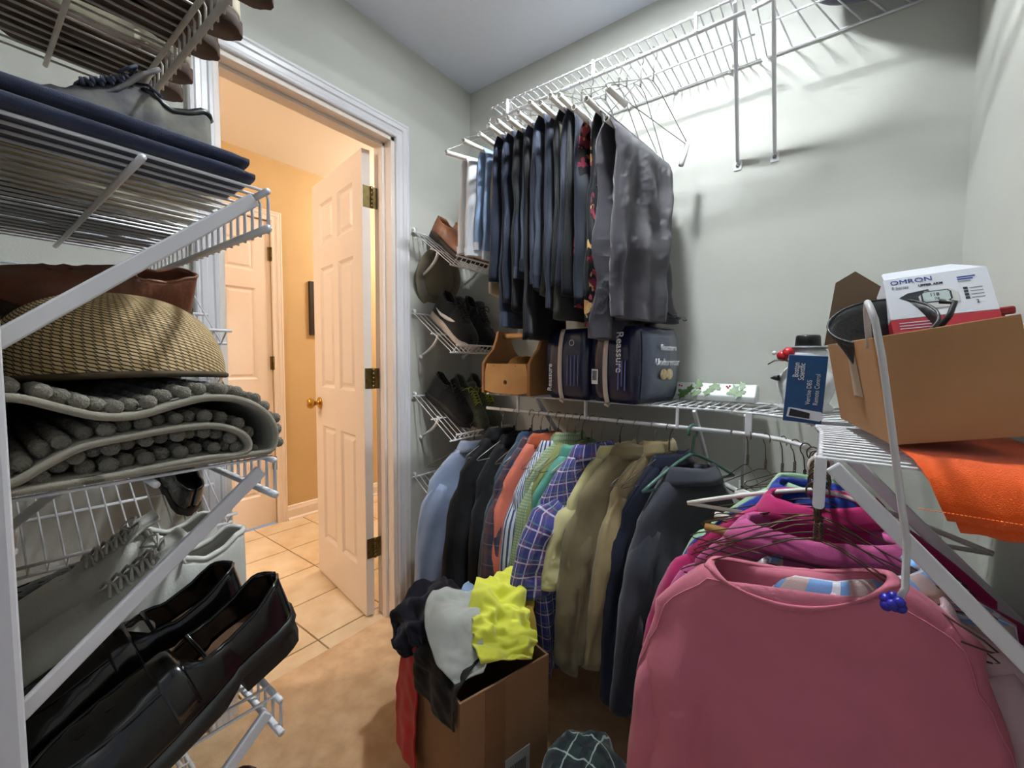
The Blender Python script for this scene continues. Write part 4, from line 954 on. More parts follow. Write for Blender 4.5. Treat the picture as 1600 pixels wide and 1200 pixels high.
# khaki cap standing behind the black sneaker
r = thing('khaki_hat', 'taupe felt hat hung against the door wall above the black sneaker', 'hat', (.040, -.235, 1.50), (0, -PI / 2 + .18, 0))
FELT = fabric('taupe_felt', (128, 118, 98), var=.1)
b = MB(); rg = []
for (rad, z) in ((.135, .0), (.133, .006), (.115, .004), (.085, .006), (.078, .02), (.072, .055), (.06, .072), (.03, .080), (.002, .081)):
    rg.append([Vector((rad * (1 + .05 * math.cos(2 * t)) * math.cos(t), rad * math.sin(t), -z * .45 + .006 * math.cos(2 * t) * (1 if rad > .1 else 0) + .02)) for t in [2 * PI * k / 40 for k in range(40)]])
MBb = MB(); MBb.loft(rg[:4], True); MBb.build('brim', FELT, r, True, solid=.003); MBb = MB(); MBb.loft(rg[3:], True, False, True); MBb.build('crown', FELT, r, True)
# ================================================================== MAT + HAT on the third shelf
MATX = .885; MATB = fabric('mat_backing', (150, 144, 130), var=.1); MATP = fabric('mat_chenille', (140, 134, 120), var=.3, vscale=60, bump=.6, bscale=500)
r = thing('folded_bath_mat', 'grey bobbled bath mat folded over itself under the straw hat', 'bath mat', (.62, -1.44, SH(2)))
def yz(cxp, cyp):   # crop pixel of the fold profile -> (y, z) on the plane x = MATX
    px, py = cxp * .35, 380 + cyp * .35
    d = r3 * ((px - 800) / F_PX) + u3 * ((600 - py) / F_PX) + f2; t = (MATX - CAM.x) / d.x; p = CAM + d * t; return p.y, p.z
pA = [(-60, 700), (20, 690), (120, 700), (280, 740), (450, 775), (620, 768), (780, 722), (930, 690), (1080, 702), (1185, 760), (1228, 845), (1205, 925), (1100, 962), (900, 1000), (700, 1050), (500, 1100), (330, 1130), (100, 1135), (-60, 1135)]
pB = [(-60, 1085), (60, 1070), (230, 975), (380, 905), (600, 860), (800, 825), (960, 815), (1070, 845), (1110, 895), (1075, 940), (900, 962), (700, 1000), (480, 1050), (330, 1085)]
ZMIN = SHZ[2] + .0125
def crv(P, n):
    out = []; L = len(P) - 1
    for i in range(n + 1):
        x = i / n * L; j = min(int(x), L - 1); u = x - j; p0, p1, p2, p3 = [Vector(P[max(0, min(L, q))]) for q in (j - 1, j, j + 1, j + 2)]
        out.append(.5 * ((2 * p1) + (p2 - p0) * u + (2 * p0 - 5 * p1 + 4 * p2 - p3) * u * u + (-p0 + 3 * p1 - 3 * p2 + p3) * u ** 3))
    return out
bob = MB(); rnd = random.Random(3)
for nm, P, both in (('outer_fold', pA, False), ('inner_fold', pB, True)):
    Q = [Vector(yz(*p)) for p in P]; Q = [Vector((max(YF + .004, q.x), max(ZMIN, q.y))) for q in Q]; cv = crv(Q, 70); rows = []
    for xx in [MATX - .40 * k / 10 for k in range(11)]: rows.append([Vector((xx, p.x, max(ZMIN, p.y) + .004 * nz(xx * 8, p.x * 9, 2))) for p in cv])
    m_ = MB(); m_.loft(rows, False); m_.build(nm, MATB, r, True, solid=.006, world=True)
    e_ = MB(); e_.tube([(MATX + .001, p.x, max(ZMIN, p.y)) for p in cv], .0042, 7); e_.build('hem', MATB, r, True, world=True)
    acc = 0; row = 0
    for i in range(1, len(cv)):
        acc += (cv[i] - cv[i - 1]).length
        if acc >= .0125:
            acc = 0; row += 1; tg = (cv[i] - cv[max(0, i - 2)]).normalized(); nn = Vector((-tg.y, tg.x))
            for sg in ((1,) if not both else (1, -1)):
                for c_ in range(20):
                    xx = MATX - .010 - c_ * .0195 - (.0098 if row % 2 else 0); q = cv[i] + nn * sg * .0095
                    if q.y < ZMIN + .002 or q.x < YF + .008: continue
                    bob.ball((xx, q.x, q.y), .0078 * rnd.uniform(.88, 1.1), 8)
stuff(bob.build('bobbles', MATP, r, True, world=True))
# straw hat
m, nt, bs = new_mat('woven_straw'); tc = N(nt, 'ShaderNodeTexCoord'); bs.inputs['Roughness'].default_value = .75
uvn = N(nt, 'ShaderNodeUVMap'); br = N(nt, 'ShaderNodeTexBrick'); br.inputs['Scale'].default_value = 1; br.inputs['Brick Width'].default_value = .9; br.inputs['Row Height'].default_value = .42; br.inputs['Mortar Size'].default_value = .085; br.inputs['Mortar Smooth'].default_value = .4
br.inputs['Color1'].default_value = rgb((240, 210, 158)); br.inputs['Color2'].default_value = rgb((214, 180, 124)); br.inputs['Mortar'].default_value = rgb((70, 56, 36))
nt.links.new(uvn.outputs[0], br.inputs['Vector']); nt.links.new(br.outputs['Color'], bs.inputs['Base Color'])
bp = N(nt, 'ShaderNodeBump'); bp.inputs['Strength'].default_value = 1; bp.inputs['Distance'].default_value = .004; bp.invert = True; nt.links.new(br.outputs['Fac'], bp.inputs['Height']); nt.links.new(bp.outputs['Normal'], bs.inputs['Normal'])
STRAW = m
HC = Vector((.695, -1.455, 1.118)); HA, HB, HH = .150, .118, .105
r = thing('straw_hat', 'woven straw hat crown resting on the folded bath mat', 'hat', HC)
b = MB(); nU, nV = 96, 30; rows = []
for j in range(nV + 1):
    t = j / nV; ph = PI / 2 * t; rr = math.cos(ph) ** .75; zz = HH * math.sin(ph) ** .95
    rows.append([Vector((HA * rr * math.cos(2 * PI * k / nU) * 1.0, HB * rr * math.sin(2 * PI * k / nU), zz + .004 * math.cos(4 * PI * k / nU) * (1 - t))) for k in range(nU)])
b.loft(rows, True, False, True); ho = b.build('crown', STRAW, r, True)
uvl = ho.data.uv_layers.new(name='UVMap')
for p in ho.data.polygons:
    ks = [v % nU for v in p.vertices]; wrapf = max(ks) - min(ks) > nU // 2
    for li, vi in zip(p.loop_indices, p.vertices):
        if vi >= (nV + 1) * nU: continue
        k, j = vi % nU, vi // nU; k2 = k + (nU if wrapf and k < nU // 2 else 0)
        a = k2 / nU * 96; c_ = j / nV * 40; uvl.data[li].uv = (a + c_ * .5, c_ * .42 + a * .21)
MB().tube([(HA * math.cos(2 * PI * k / 48), HB * math.sin(2 * PI * k / 48), .004 * math.cos(4 * PI * k / 48)) for k in range(48)], .004, 6, closed=True).build('rim', STRAW, r, True)
r2 = thing('clear_plastic_bag', 'crumpled clear plastic wrap between straw hat and bath mat', 'plastic wrap', (HC.x, HC.y, HC.z - .03))
b = MB(); rows = []
for j in range(6):
    t = j / 5; rows.append([Vector(((HA * .97 + .010 * nz(k * .4, j, 1) - .004 * abs(t - .5)) * math.cos(2 * PI * k / 72), (HB * .96 + .010 * nz(k * .4, j, 4)) * math.sin(2 * PI * k / 72), -.012 + .038 * t + .004 * nz(k * .3, j, 7))) for k in range(72)])
b.loft(rows, True); b.build('film', clear_mat('clear_film'), r2, False, solid=.0008)
# ================================================================== THINGS ON THE BACK SHELF
TOPZ = ZL + .006
PINE = mat('pine', (212, 168, 112), .5, c2=(186, 138, 84), vscale=6, bump=.06, bscale=60); PINED = mat('pine_edge', (172, 122, 74), .5, var=.2)
r = thing('shoe_shine_caddy', 'wooden shoe shine caddy with curved ends and a round hole', 'caddy', (.375, -.338, TOPZ), (0, 0, -.06))
W_, D_ = .215, .24
prof = [(0, 0), (D_, 0), (D_, .115), (D_ - .02, .14), (D_ - .055, .17), (D_ - .075, .21), (D_ / 2 + .035, .245), (D_ / 2 - .035, .245), (.075, .21), (.055, .17), (.02, .14), (0, .115)]
for x in (0, W_ + .012): MB().prism(prof, x, x + .014, 'X').build('end_board', PINED, r, bevel=.003)
b = MB(); n = 20; hc = (W_ / 2 + .013, .045); rad = .0085; x0, x1, z0, z1 = .0145, W_ + .0115, .002, .115
outer = []; inner = []
for k in range(n):
    a = 2 * PI * k / n; c, s = math.cos(a), math.sin(a); tx = ((x1 if c > 0 else x0) - hc[0]) / c if abs(c) > 1e-6 else 1e9; tz = ((z1 if s > 0 else z0) - hc[1]) / s if abs(s) > 1e-6 else 1e9; t = min(tx, tz)
    outer.append((hc[0] + c * t, hc[1] + s * t)); inner.append((hc[0] + c * rad, hc[1] + s * rad))
rings = [[Vector((p[0], y, p[1])) for p in q] for q, y in ((outer, .004), (inner, .004), (inner, .016), (outer, .016))]
b.loft(rings, True, False, False, True); b.build('front_board', PINE, r)
MB().box((x0, D_ - .016, z0), (x1, D_ - .004, z1)).build('back_board', PINE, r); MB().box((x0, .016, .002), (x1, D_ - .016, .014)).build('bottom_board', PINED, r)
MB().tube([(.014, D_ / 2, .225), (W_ + .012, D_ / 2, .225)], .011, 12).build('handle', PINE, r, True)
for x in (.06, .17): MB().ball((x, .0035, .107), .0022, 6).build('nail', OLDBRASS, r, True)
# things inside the caddy
TIN = mat('polish_tin', (60, 46, 36), .35, .3); TINL = mat('tin_lid', (150, 110, 60), .3, .8)
for i, (x, y, lab) in enumerate(((.47, -.22, 'round shoe polish tin leaning in the caddy'), (.53, -.25, 'second shoe polish tin leaning in the caddy, by the hole'))):
    q = thing('polish_tin', lab, 'tin', (x, y, TOPZ + .095), (1.0, .3 * i, .4), 'polish tins in the caddy')
    MB().lathe([(.036, 0), (.038, .003), (.038, .018), (.036, .02)], 24).build('tin', TIN, q, True); MB().lathe([(.0385, .0205), (.0385, .032), (.034, .034), (.001, .034)], 24).build('lid', TINL, q, True)
q = thing('shoe_brush', 'wooden shoe brush with dark bristles lying in the caddy', 'brush', (.46, -.275, TOPZ + .085), (.35, 0, .5))
MB().box((-.07, -.02, 0), (.07, .02, .016)).build('back', PINED, q, bevel=.006)
bb = MB()
for i in range(20):
    for j in range(5): bb.tube([(-.064 + i * .0067, -.015 + j * .0075, -.022), (-.064 + i * .0067, -.015 + j * .0075, 0)], .0022, 4)
stuff(bb.build('bristles', BLACKP, q))
# packs of underwear
PKN = mat('pack_navy', (22, 28, 62), .28, var=.1, bump=.25, bscale=22, coat=.3); PKG = mat('pack_grey', (84, 92, 116), .3, var=.1, bump=.2, bscale=22, coat=.3); PKS = mat('pack_strip', (206, 196, 190), .5); PKW = mat('print_white', (232, 234, 240), .5); PKB = mat('print_blue', (96, 108, 186), .5); SKIN = mat('print_beige', (206, 170, 110), .5, c2=(236, 220, 190), vscale=60)
def pack(label, loc, rz, w, d, h, seed, full):
    r = thing('underwear_pack', label, 'package', loc, (0, 0, rz), 'packs of underwear on the back shelf')
    def soft(x0, x1, nmat, nm):
        b = MB(); n = 12; rows = []
        for side in range(1): pass
        rg = []
        for j in range(15):
            t = j / 14; z = h * t; k = 1 - .10 * abs(2 * t - 1) ** 5 - .0; bul = .010 * math.sin(PI * t); g = []
            for (a, c) in [(u, -1) for u in [i / 6 for i in range(6)]] + [(1, -1 + 2 * i / 8) for i in range(8)] + [(1 - i / 6, 1) for i in range(6)] + [(0, 1 - 2 * i / 8) for i in range(8)]:
                x = x0 + (x1 - x0) * a; y = c * d / 2; x = w / 2 + (x - w / 2) * k; y *= k
                x += (1 if a > .99 else (-1 if a < .01 else 0)) * bul * (1 - (c * .9) ** 2); y += (c if abs(c) == 1 else 0) * bul * .8
                g.append(Vector((x + .003 * nz(a * 4 + seed, t * 6, c * 3), y + .003 * nz(a * 4, t * 6, c * 3 + seed), z)))
            rg.append(g)
        b.loft(rg, True, True, True); return b.build(nm, nmat, r, True)
    soft(0, w, PKN, 'wrapper')
    # strip down the front face
    b = MB(); rows = []
    for j in range(20):
        t = j / 19; z = h * (-.03 + 1.03 * t); y = -d / 2 * (1 - .10 * abs(2 * t - 1) ** 5) - .010 * .8 * math.sin(PI * max(0, min(1, t))) - .003
        rows.append([Vector((w * .30 + q * .017, y, z)) for q in (0, 1)])
    b.loft(rows, False); b.build('carry_strip', PKS, r, True, solid=.0015)
    MB().add([(w * .27, -d / 2 + .012, -.004), (w * .52, -d / 2 - .022, -.006), (w * .50, -d / 2 - .018, -.012), (w * .27, -d / 2 + .008, -.010)], [(0, 1, 2, 3)]).build('strip_end', PKS, r, solid=.003)
    yF = -d / 2 - .0125; M = frame((w * .74, yF, h * .93), (0, 0, -1), (1, 0, 0))
    if full:
        text('Reassure', .034, PKW, r, frame((w * .62, yF, h * .93), (0, 0, -1), (1, 0, 0)), bold=.0004)
        for k in range(3):
            MB().box((w * (.66 + .075 * k), yF - .0004, h * (.18 + .05 * (k % 2))), (w * (.66 + .075 * k) + .0035, yF + .001, h * .56)).build('small_print', PKB, r)
        # grey printed side panel
        g = MB(); rows = []
        for j in range(12):
            t = .06 + .88 * j / 11; k = 1 - .10 * abs(2 * t - 1) ** 5; rows.append([Vector((w / 2 + w / 2 * k + .010 * math.sin(PI * t) * (1 - (c * .9) ** 2) + .002, c * d / 2 * k, h * t)) for c in (-.80, -.4, 0, .4, .86)])
        g.loft(rows, False); g.build('side_print', PKG, r, True, solid=.001)
        xs = w + .0185
        text('Reassure', .026, PKW, r, frame((xs, -.015, h * .70), (0, 1, 0), (0, 0, 1)), bold=.0003, extrude=.002)
        text('Underwear', .032, PKW, r, frame((xs, -.045, h * .50), (0, 1, 0), (0, 0, 1)), extrude=.002)
        q = MB()
        for j in range(2): q.ball((xs - .002, .01 + .035 * j, h * .38), .022, 12, sx=.15, sz=.8)
        q.build('product_picture', SKIN, r, True)
        MB().box((.004, yF + .002, h * .24), (.028, yF + .004, h * .44)).build('barcode_label', PKW, r)
        for k in range(7): MB().box((.007 + k * .0026, yF + .0014, h * .29), (.007 + k * .0026 + .0013, yF + .003, h * .42)).build('barcode_bar', BLACKP, r)
    else:
        text('Reassure', .026, PKW, r, frame((w * .13, yF + .004, h * .1), (0, 0, 1), (-1, 0, 0)), bold=.0003)
        for k in range(4): MB().box((w * (.55 + .09 * k), yF - .0004, h * .2), (w * (.55 + .09 * k) + .002, yF + .001, h * .62)).build('small_print', PKB, r)
        ring = MB(); ring.tube([(w * .66 + .009 * math.cos(t), yF, h * .80 + .009 * math.sin(t)) for t in [2 * PI * k / 20 for k in range(20)]], .001, 5, closed=True); ring.build('round_mark', PKW, r)
    return r
pack('navy underwear pack with a white strip beside the wooden caddy', (.700, -.22, TOPZ + .0), -.12, .158, .24, .235, 3, False)
pack('navy and grey underwear pack with large side print', (.885, -.23, TOPZ + .0), -.20, .155, .25, .235, 8, True)
# clear bag on top of the second pack
drape('clear_bag', 'empty clear plastic bag lying on the underwear packs', 'plastic bag', [(.90, -.22, 1.25), (.96, -.20, 1.262), (1.02, -.16, 1.285), (1.06, -.12, 1.275)], [.16, .16, .14, .1], clear_mat('clear_bag_film', (225, 230, 235), .2), 4, amp=.012, thick=.0006, nw=16, nl=20, cross=(0, 1, 0), freq=80)
# wrapping paper box with holly
HOL = mat('wrap_white', (226, 230, 226), .35); LEAF = mat('holly_leaf', (92, 128, 52), .45, c2=(50, 84, 40), vscale=40); BERRY = mat('berry_red', (176, 30, 40), .3)
r = thing('gift_wrap_roll', 'gift wrap roll printed with holly leaves by the back wall', 'gift wrap', (1.005, -.055, TOPZ), (0, 0, -.05))
b = MB(); pr = [(-.03, 0), (.028, 0), (.032, .012), (.026, .05), (.012, .058), (-.008, .056), (-.034, .020)]
b.prism(pr, 0, .285, 'X'); b.build('paper', HOL, r, bevel=.004)
rnd = random.Random(2)
lf = MB(); lp = [(0, 0), (.006, .005), (.010, .003), (.014, .009), (.020, .007), (.028, .012), (.024, .003), (.028, -.004), (.019, -.005), (.014, -.010), (.009, -.005), (.005, -.006)]
lf.prism([(x, y) for x, y in lp], 0, .0006); lme = lf.mesh('holly_leaf'); lme.materials.append(LEAF)
def face(u, v):   # u along, v up the front slope
    p0, p1 = Vector((-.034, .020)), Vector((-.008, .056)); 
    if v < 0: a = Vector((-.03, 0)).lerp(p0, 1 + v); 
    else: a = p0.lerp(p1, v)
    return Vector((u, a.x - .0012, a.y + .0012))
for i in range(14):
    u = .012 + i * .019; v = rnd.uniform(.05, .5); c = face(u, v); M = frame(c, (1, 0, 0), (0, .585, .81)) @ Matrix.Rotation(rnd.choice((.6, 2.4, -.5, 3.6, 1.3)), 4, 'Z') @ Matrix.Scale(rnd.uniform(1.1, 1.55), 4)
    o = D.objects.new('holly_leaf', lme); COL.objects.link(o); o.parent = r; o.matrix_local = M
for u, v in ((.05, .75), (.058, .7), (.20, .8), (.208, .85), (.204, .7), (.12, .5)): MB().ball(face(u, v), .0032, 8).build('holly_berry', BERRY, r, True)
# snowman figurine
SNOW = mat('glazed_white', (226, 228, 230), .25); r = thing('snowman_figurine', 'white snowman figurine with black hat behind the blue box', 'figurine', (1.418, -.20, TOPZ))
MB().lathe([(.045, 0), (.062, .004), (.064, .012), (.052, .022), (.062, .05), (.068, .075), (.060, .10), (.044, .118), (.04, .125), (.046, .14), (.047, .155), (.036, .172), (.02, .178)], 28).build('body', SNOW, r, True)
q = MB(); q.lathe([(.050, .168), (.051, .172), (.03, .174)], 24); q.build('hat_brim', mat('hat_grey', (120, 120, 126), .4), r, True); MB().lathe([(.03, .172), (.028, .20), (.026, .204), (.001, .205)], 24).build('hat_crown', BLACKP, r, True)
MB().lathe([(.009, 0), (.006, .012), (.001, .022)], 10, M=Matrix.Translation((-.058, -.035, .088)) @ Matrix.Rotation(-1.6, 4, 'Y')).build('nose', BLACKP, r, True)
for p in ((-.052, -.045, .148), (-.040, -.050, .156)): MB().ball(p, .015, 14).build('red_berry', BERRY, r, True)
MB().ball((-.072, -.048, .156), .006, 10).build('berry_tip', SNOW, r, True)
b = MB(); b.loft([[(-.03, -.05, .128), (-.03, -.042, .132)], [(-.05, -.06, .137), (-.05, -.045, .140)], [(-.07, -.062, .134), (-.07, -.05, .137)], [(-.085, -.058, .124), (-.085, -.056, .126)]], False)
b.v = [Vector(v) for v in b.v]; b.build('holly_leaf', mat('dark_leaf', (40, 58, 36), .4), r, True, solid=.002)
# blue box of the remote control
BXB = mat('box_blue', (24, 62, 118), .35, c2=(22, 84, 132), vscale=9); BXW = mat('box_white', (224, 228, 234), .4)
r = thing('remote_control_box', 'blue box for a remote control standing in the corner', 'box', (1.388, -.478, TOPZ + .002), (0, .045, .06))
bw, bd, bh = .070, .045, .146
MB().box((0, 0, 0), (bw, bd, bh)).build('carton', BXB, r, bevel=.001); MB().box((-.0006, .0006, .0005), (.0, bd - .0006, bh)).build('side_panel', BXW, r); MB().box((.0, .001, bh), (bw, bd - .001, bh + .0008)).build('top_panel', BXW, r)
F_ = lambda x, z: frame((x, -.0006, z), (0, 0, 1), (-1, 0, 0))
text('Boston', .0150, BXW, r, F_(.0205, .098), bold=.0002, sx=.75); text('Scientific', .0150, BXW, r, F_(.031, .092), bold=.0002, sx=.70)
text('Vercise DBS', .0125, BXW, r, F_(.046, .040), sx=.85); text('Remote Control', .0125, BXW, r, F_(.060, .040), sx=.80)
b = MB(); b.prism([(.006, .010), (.066, .006), (.071, .010), (.072, .020), (.068, .026), (.012, .031), (.008, .030)], -.0009, 0, 'Y'); b.build('remote_picture', BXW, r)
MB().prism([(.010, .012), (.048, .0095), (.048, .022), (.012, .0285)], -.0013, -.0008, 'Y').build('remote_keys', BLACKP, r)
# ================================================================== CARDBOARD BOX ON THE RIGHT SHELF
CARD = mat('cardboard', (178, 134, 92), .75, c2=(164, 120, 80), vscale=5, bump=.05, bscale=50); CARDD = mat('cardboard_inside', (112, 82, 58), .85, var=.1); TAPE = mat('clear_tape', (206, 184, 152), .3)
r = thing('cardboard_box', 'open cardboard box tilted on the orange bag, full of odds', 'box', (1.541, -.80, 1.026), (0, -.19, .165))
bw, bd, bh, tk = .148, .31, .154, .004
MB().box((0, 0, 0), (bw, tk, bh)).build('front_panel', CARD, r, bevel=.0012); MB().box((0, bd - tk, 0), (bw, bd, bh)).build('back_panel', CARD, r, bevel=.0012)
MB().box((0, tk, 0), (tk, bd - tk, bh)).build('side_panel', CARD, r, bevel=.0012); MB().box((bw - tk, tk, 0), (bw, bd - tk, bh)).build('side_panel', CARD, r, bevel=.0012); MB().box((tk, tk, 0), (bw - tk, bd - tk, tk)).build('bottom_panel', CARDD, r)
MB().add([(-.0008, .10, .06), (-.0008, .16, .06), (-.0008, .15, .15), (-.0008, .11, .15)], [(0, 1, 2, 3)]).build('tape', TAPE, r)
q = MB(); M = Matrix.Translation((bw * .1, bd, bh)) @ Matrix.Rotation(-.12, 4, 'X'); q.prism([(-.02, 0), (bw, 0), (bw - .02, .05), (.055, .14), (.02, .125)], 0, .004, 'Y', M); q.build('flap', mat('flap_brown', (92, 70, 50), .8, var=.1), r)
# boot in the box
BOOT = mat('boot_leather', (40, 40, 44), .42, bump=.15, bscale=160); BOOTE = mat('boot_edge', (120, 110, 98), .6)
r = thing('black_boot', 'black leather boot with its shaft sticking out of the box', 'boot', (1.541, -.80, 1.026), (0, -.19, .165))
b = MB(); rows = []
for j in range(16):
    t = j / 15; rows.append([Vector((.066 - .020 * t ** 2 + (.044 + .026 * t ** 1.5) * math.cos(a), .125 + .01 * t + (.034 + .006 * t) * math.sin(a) * (1 + .12 * math.sin(2 * a)), .012 + .165 * t + .95 * t ** 2 * (.034 + .006 * t) * math.sin(a))) for a in [2 * PI * k / 40 for k in range(40)]])
b.loft(rows, True); b.build('shaft', BOOT, r, True, solid=.004)
e = MB(); e.tube([v + Vector((0, 0, .0015)) for v in rows[-1]], .0022, 6, closed=True); e.build('top_edge', BOOT, r, True)
MB().box((.025, .09, .006), (.107, .16, .014)).build('sole', BOOT, r, bevel=.003)
e = MB(); e.tube([(.100, .095, .150), (.112, .085, .168), (.122, .090, .186), (.110, .10, .192)], .004, 7); e.build('pull_loop', BOOT, r, True)
# blood pressure monitor box
OWH = mat('carton_white', (226, 228, 236), .4); ORED = mat('carton_red', (176, 44, 56), .4); OBL = mat('print_royal', (40, 74, 150), .5); OGR = mat('print_grey', (150, 156, 166), .5); OLC = mat('print_lcd', (196, 210, 208), .4); ODK = mat('print_dark', (44, 46, 54), .5)
r = thing('monitor_box', 'white and red carton of an upper arm blood pressure monitor', 'box', (1.549, -.655, 1.186), (-.42, -.10, .12)); r.scale = (.80, .80, .86)
ow, od, oh = .158, .07, .125
MB().box((0, 0, .034), (ow, od, oh)).build('carton', OWH, r, bevel=.001); MB().box((0, 0, 0), (ow, od, .0335)).build('carton_base', ORED, r, bevel=.001)
q = MB(); Mq = Matrix.Translation((0, 0, oh)) @ Matrix.Rotation(-.5, 4, 'X'); q.prism([(.002, 0), (ow - .002, 0), (ow - .045, .026), (.006, .026), (.002, .022)], 0, .001, 'Y', Mq); q.build('top_flap', OWH, r)
Fo = lambda x, z: frame((x, -.0006, z), (1, 0, 0), (0, 0, 1))
text('OMRON', .0135, OBL, r, Fo(.010, .111), bold=0, sx=1.3); text('5 Series', .0085, OGR, r, Fo(.011, .1005)); text('UPPER ARM', .006, ODK, r, Fo(.053, .1005), bold=.0002, sx=1.2)
def rr_poly(x0, z0, x1, z1, c): return [(x0 + c, z0), (x1 - c, z0), (x1, z0 + c), (x1, z1 - c), (x1 - c, z1), (x0 + c, z1), (x0, z1 - c), (x0, z0 + c)]
MB().prism([(.020, .080), (.034, .088), (.066, .092), (.070, .086), (.052, .068), (.040, .066)], -.0008, 0, 'Y').build('cuff_picture', ODK, r)
MB().prism(rr_poly(.050, .050, .108, .088, .010), -.0012, 0, 'Y').build('monitor_picture', mat('print_monitor', (206, 206, 204), .5), r); MB().prism(rr_poly(.053, .062, .099, .087, .005), -.0016, -.0011, 'Y').build('screen_frame_picture', ODK, r); MB().prism(rr_poly(.056, .064, .096, .085, .003), -.002, -.0015, 'Y').build('screen_picture', OLC, r)
text('118', .010, ODK, r, frame((.066, -.0021, .075), (1, 0, 0), (0, 0, 1)), sx=1.0); text('78', .008, ODK, r, frame((.072, -.0021, .066), (1, 0, 0), (0, 0, 1)))
for k in range(4):
    MB().box((.117, -.0007, .082 - .0068 * k), (.123, 0, .087 - .0068 * k)).build('feature_icon', ODK, r); MB().box((.126, -.0006, .0838 - .0068 * k), (.144, 0, .0850 - .0068 * k)).build('feature_line', OGR, r)
text('2', .009, ODK, r, Fo(.130, .052))
for k in range(3): MB().box((.112, -.0006, .108 - .0045 * k), (.138 - .004 * k, 0, .1105 - .0045 * k)).build('print_line', OBL if k < 2 else OGR, r)
for k in range(3): MB().box((.012, -.0006, .024 - .006 * k), (.075 - .004 * k, 0, .0255 - .006 * k)).build('print_line', OWH, r)
# small white carton and silver foil behind the boot, paper curl, red basket
r = thing('white_carton', 'small white carton standing behind the boot', 'box', (1.50, -.56, 1.10), (0, -.15, .3))
MB().box((0, 0, 0), (.055, .03, .085)).build('carton', OWH, r, bevel=.001); MB().box((.001, .001, .085), (.054, .029, .087)).build('lid', OWH, r)
r = thing('silver_pouch', 'silver foil pouch leaning behind the white carton', 'pouch', (1.535, -.60, 1.12), (0, .4, .2))
b = MB(); b.loft([[Vector((.07 * u, .008 * nz(u * 4, t * 4, 3), .11 * t)) for u in [k / 10 for k in range(11)]] for t in [k / 10 for k in range(11)]], False); b.build('foil', mat('foil', (196, 200, 200), .25, .9), r, True, solid=.004)
r = thing('paper_curl', 'curled grey and white booklet sticking up behind the brown flap', 'booklet', (1.60, -.50, 1.19), (.2, .35, .3))
b = MB(); b.loft([[Vector((.085 * u, .03 * math.sin(u * 2.5), .07 * t - .02 * u)) for u in [k / 12 for k in range(13)]] for t in (0, .5, 1)], False); b.build('page', mat('booklet_grey', (120, 124, 134), .5, c2=(216, 218, 220), vscale=14), r, True, solid=.002)
RED = mat('red_plastic', (150, 28, 34), .4); r = thing('red_basket', 'red plastic slotted basket at the right wall', 'basket', (1.618, -.55, 1.10), (0, -.12, 0))
MB().box((0, .0, 0), (.10, .11, .05)).build('body', RED, r, bevel=.006)
for k in range(5): MB().box((.014 + k * .0165, -.004, .052), (.022 + k * .0165, .004, .112)).build('slat', RED, r, bevel=.001)
MB().box((0, -.006, .112), (.10, .006, .125)).build('rim', RED, r, bevel=.003); MB().box((0, .104, .05), (.10, .112, .125)).build('back_wall', RED, r, bevel=.002); MB().box((0, .006, .05), (.006, .104, .125)).build('side_wall', RED, r, bevel=.002)
# orange tote bag under the box
ORG = C['orange']
r = thing('orange_tote_bag', 'orange fabric tote bag hanging over the shelf edge under the box', 'bag', (1.60, -.80, TOPZ))
def sheet(off, ylist, m, nm, x0=1.50, x1=1.715):
    b = MB(); rows = []
    for i, (y, z) in enumerate(ylist):
        xs_ = x0 + max(0, i - 3) * .0085
        rows.append([Vector((xs_ + (x1 - xs_) * u + .004 * nz(i * .4, u * 3, off), y + .004 * nz(u * 5, i * .5, off * 3), z + off + .004 * nz(u * 5, i * .6, off * 9))) for u in [k / 16 for k in range(17)]])
    b.loft(rows, False); return b.build(nm, m, r, True, solid=.002, world=True)
sheet(.0, [(-.50, TOPZ), (-.60, TOPZ), (-.72, TOPZ), (-.80, TOPZ), (-.845, TOPZ - .002), (-.87, TOPZ - .018), (-.877, TOPZ - .045), (-.88, TOPZ - .066)], ORG, 'back_panel', x0=1.565)
sheet(.006, [(-.50, TOPZ), (-.60, TOPZ), (-.72, TOPZ + .004), (-.80, TOPZ + .005), (-.85, TOPZ + .003), (-.879, TOPZ - .016), (-.886, TOPZ - .04), (-.889, TOPZ - .058)], ORG, 'front_panel', x0=1.552)
st = MB()
for k in range(44): st.tube([(1.56 + k * .0035, -.892, TOPZ - .043), (1.5622 + k * .0035, -.892, TOPZ - .043)], .0007, 4)
stuff(st.build('stitching', mat('orange_thread', (255, 130, 60), .7), r, world=True))
# white rod with blue tip
r = thing('white_rod', 'slim white hooked rod with a blue tip hanging off the box rim', 'rod', (1.50, -.905, .80))
P0 = [(1.512, -.775, 1.165), (1.508, -.785, 1.195), (1.504, -.82, 1.216), (1.502, -.87, 1.220), (1.503, -.897, 1.212), (1.508, -.905, 1.195), (1.517, -.905, 1.148), (1.531, -.905, 1.054), (1.542, -.905, .977), (1.550, -.905, .924), (1.551, -.905, .868), (1.545, -.905, .850)]
MB().tube(P0, .0039, 10).build('shaft', mat('rod_white', (200, 198, 200), .4), r, True, world=True)
b = MB()
for k in range(9): b.ball((1.541 + .007 * math.sin(k * 2.4), -.907 + .005 * math.cos(k * 2.4), .853 - .0014 * k), .0068, 8)
b.build('tip', mat('blue_rubber', (34, 30, 150), .35), r, True, world=True)
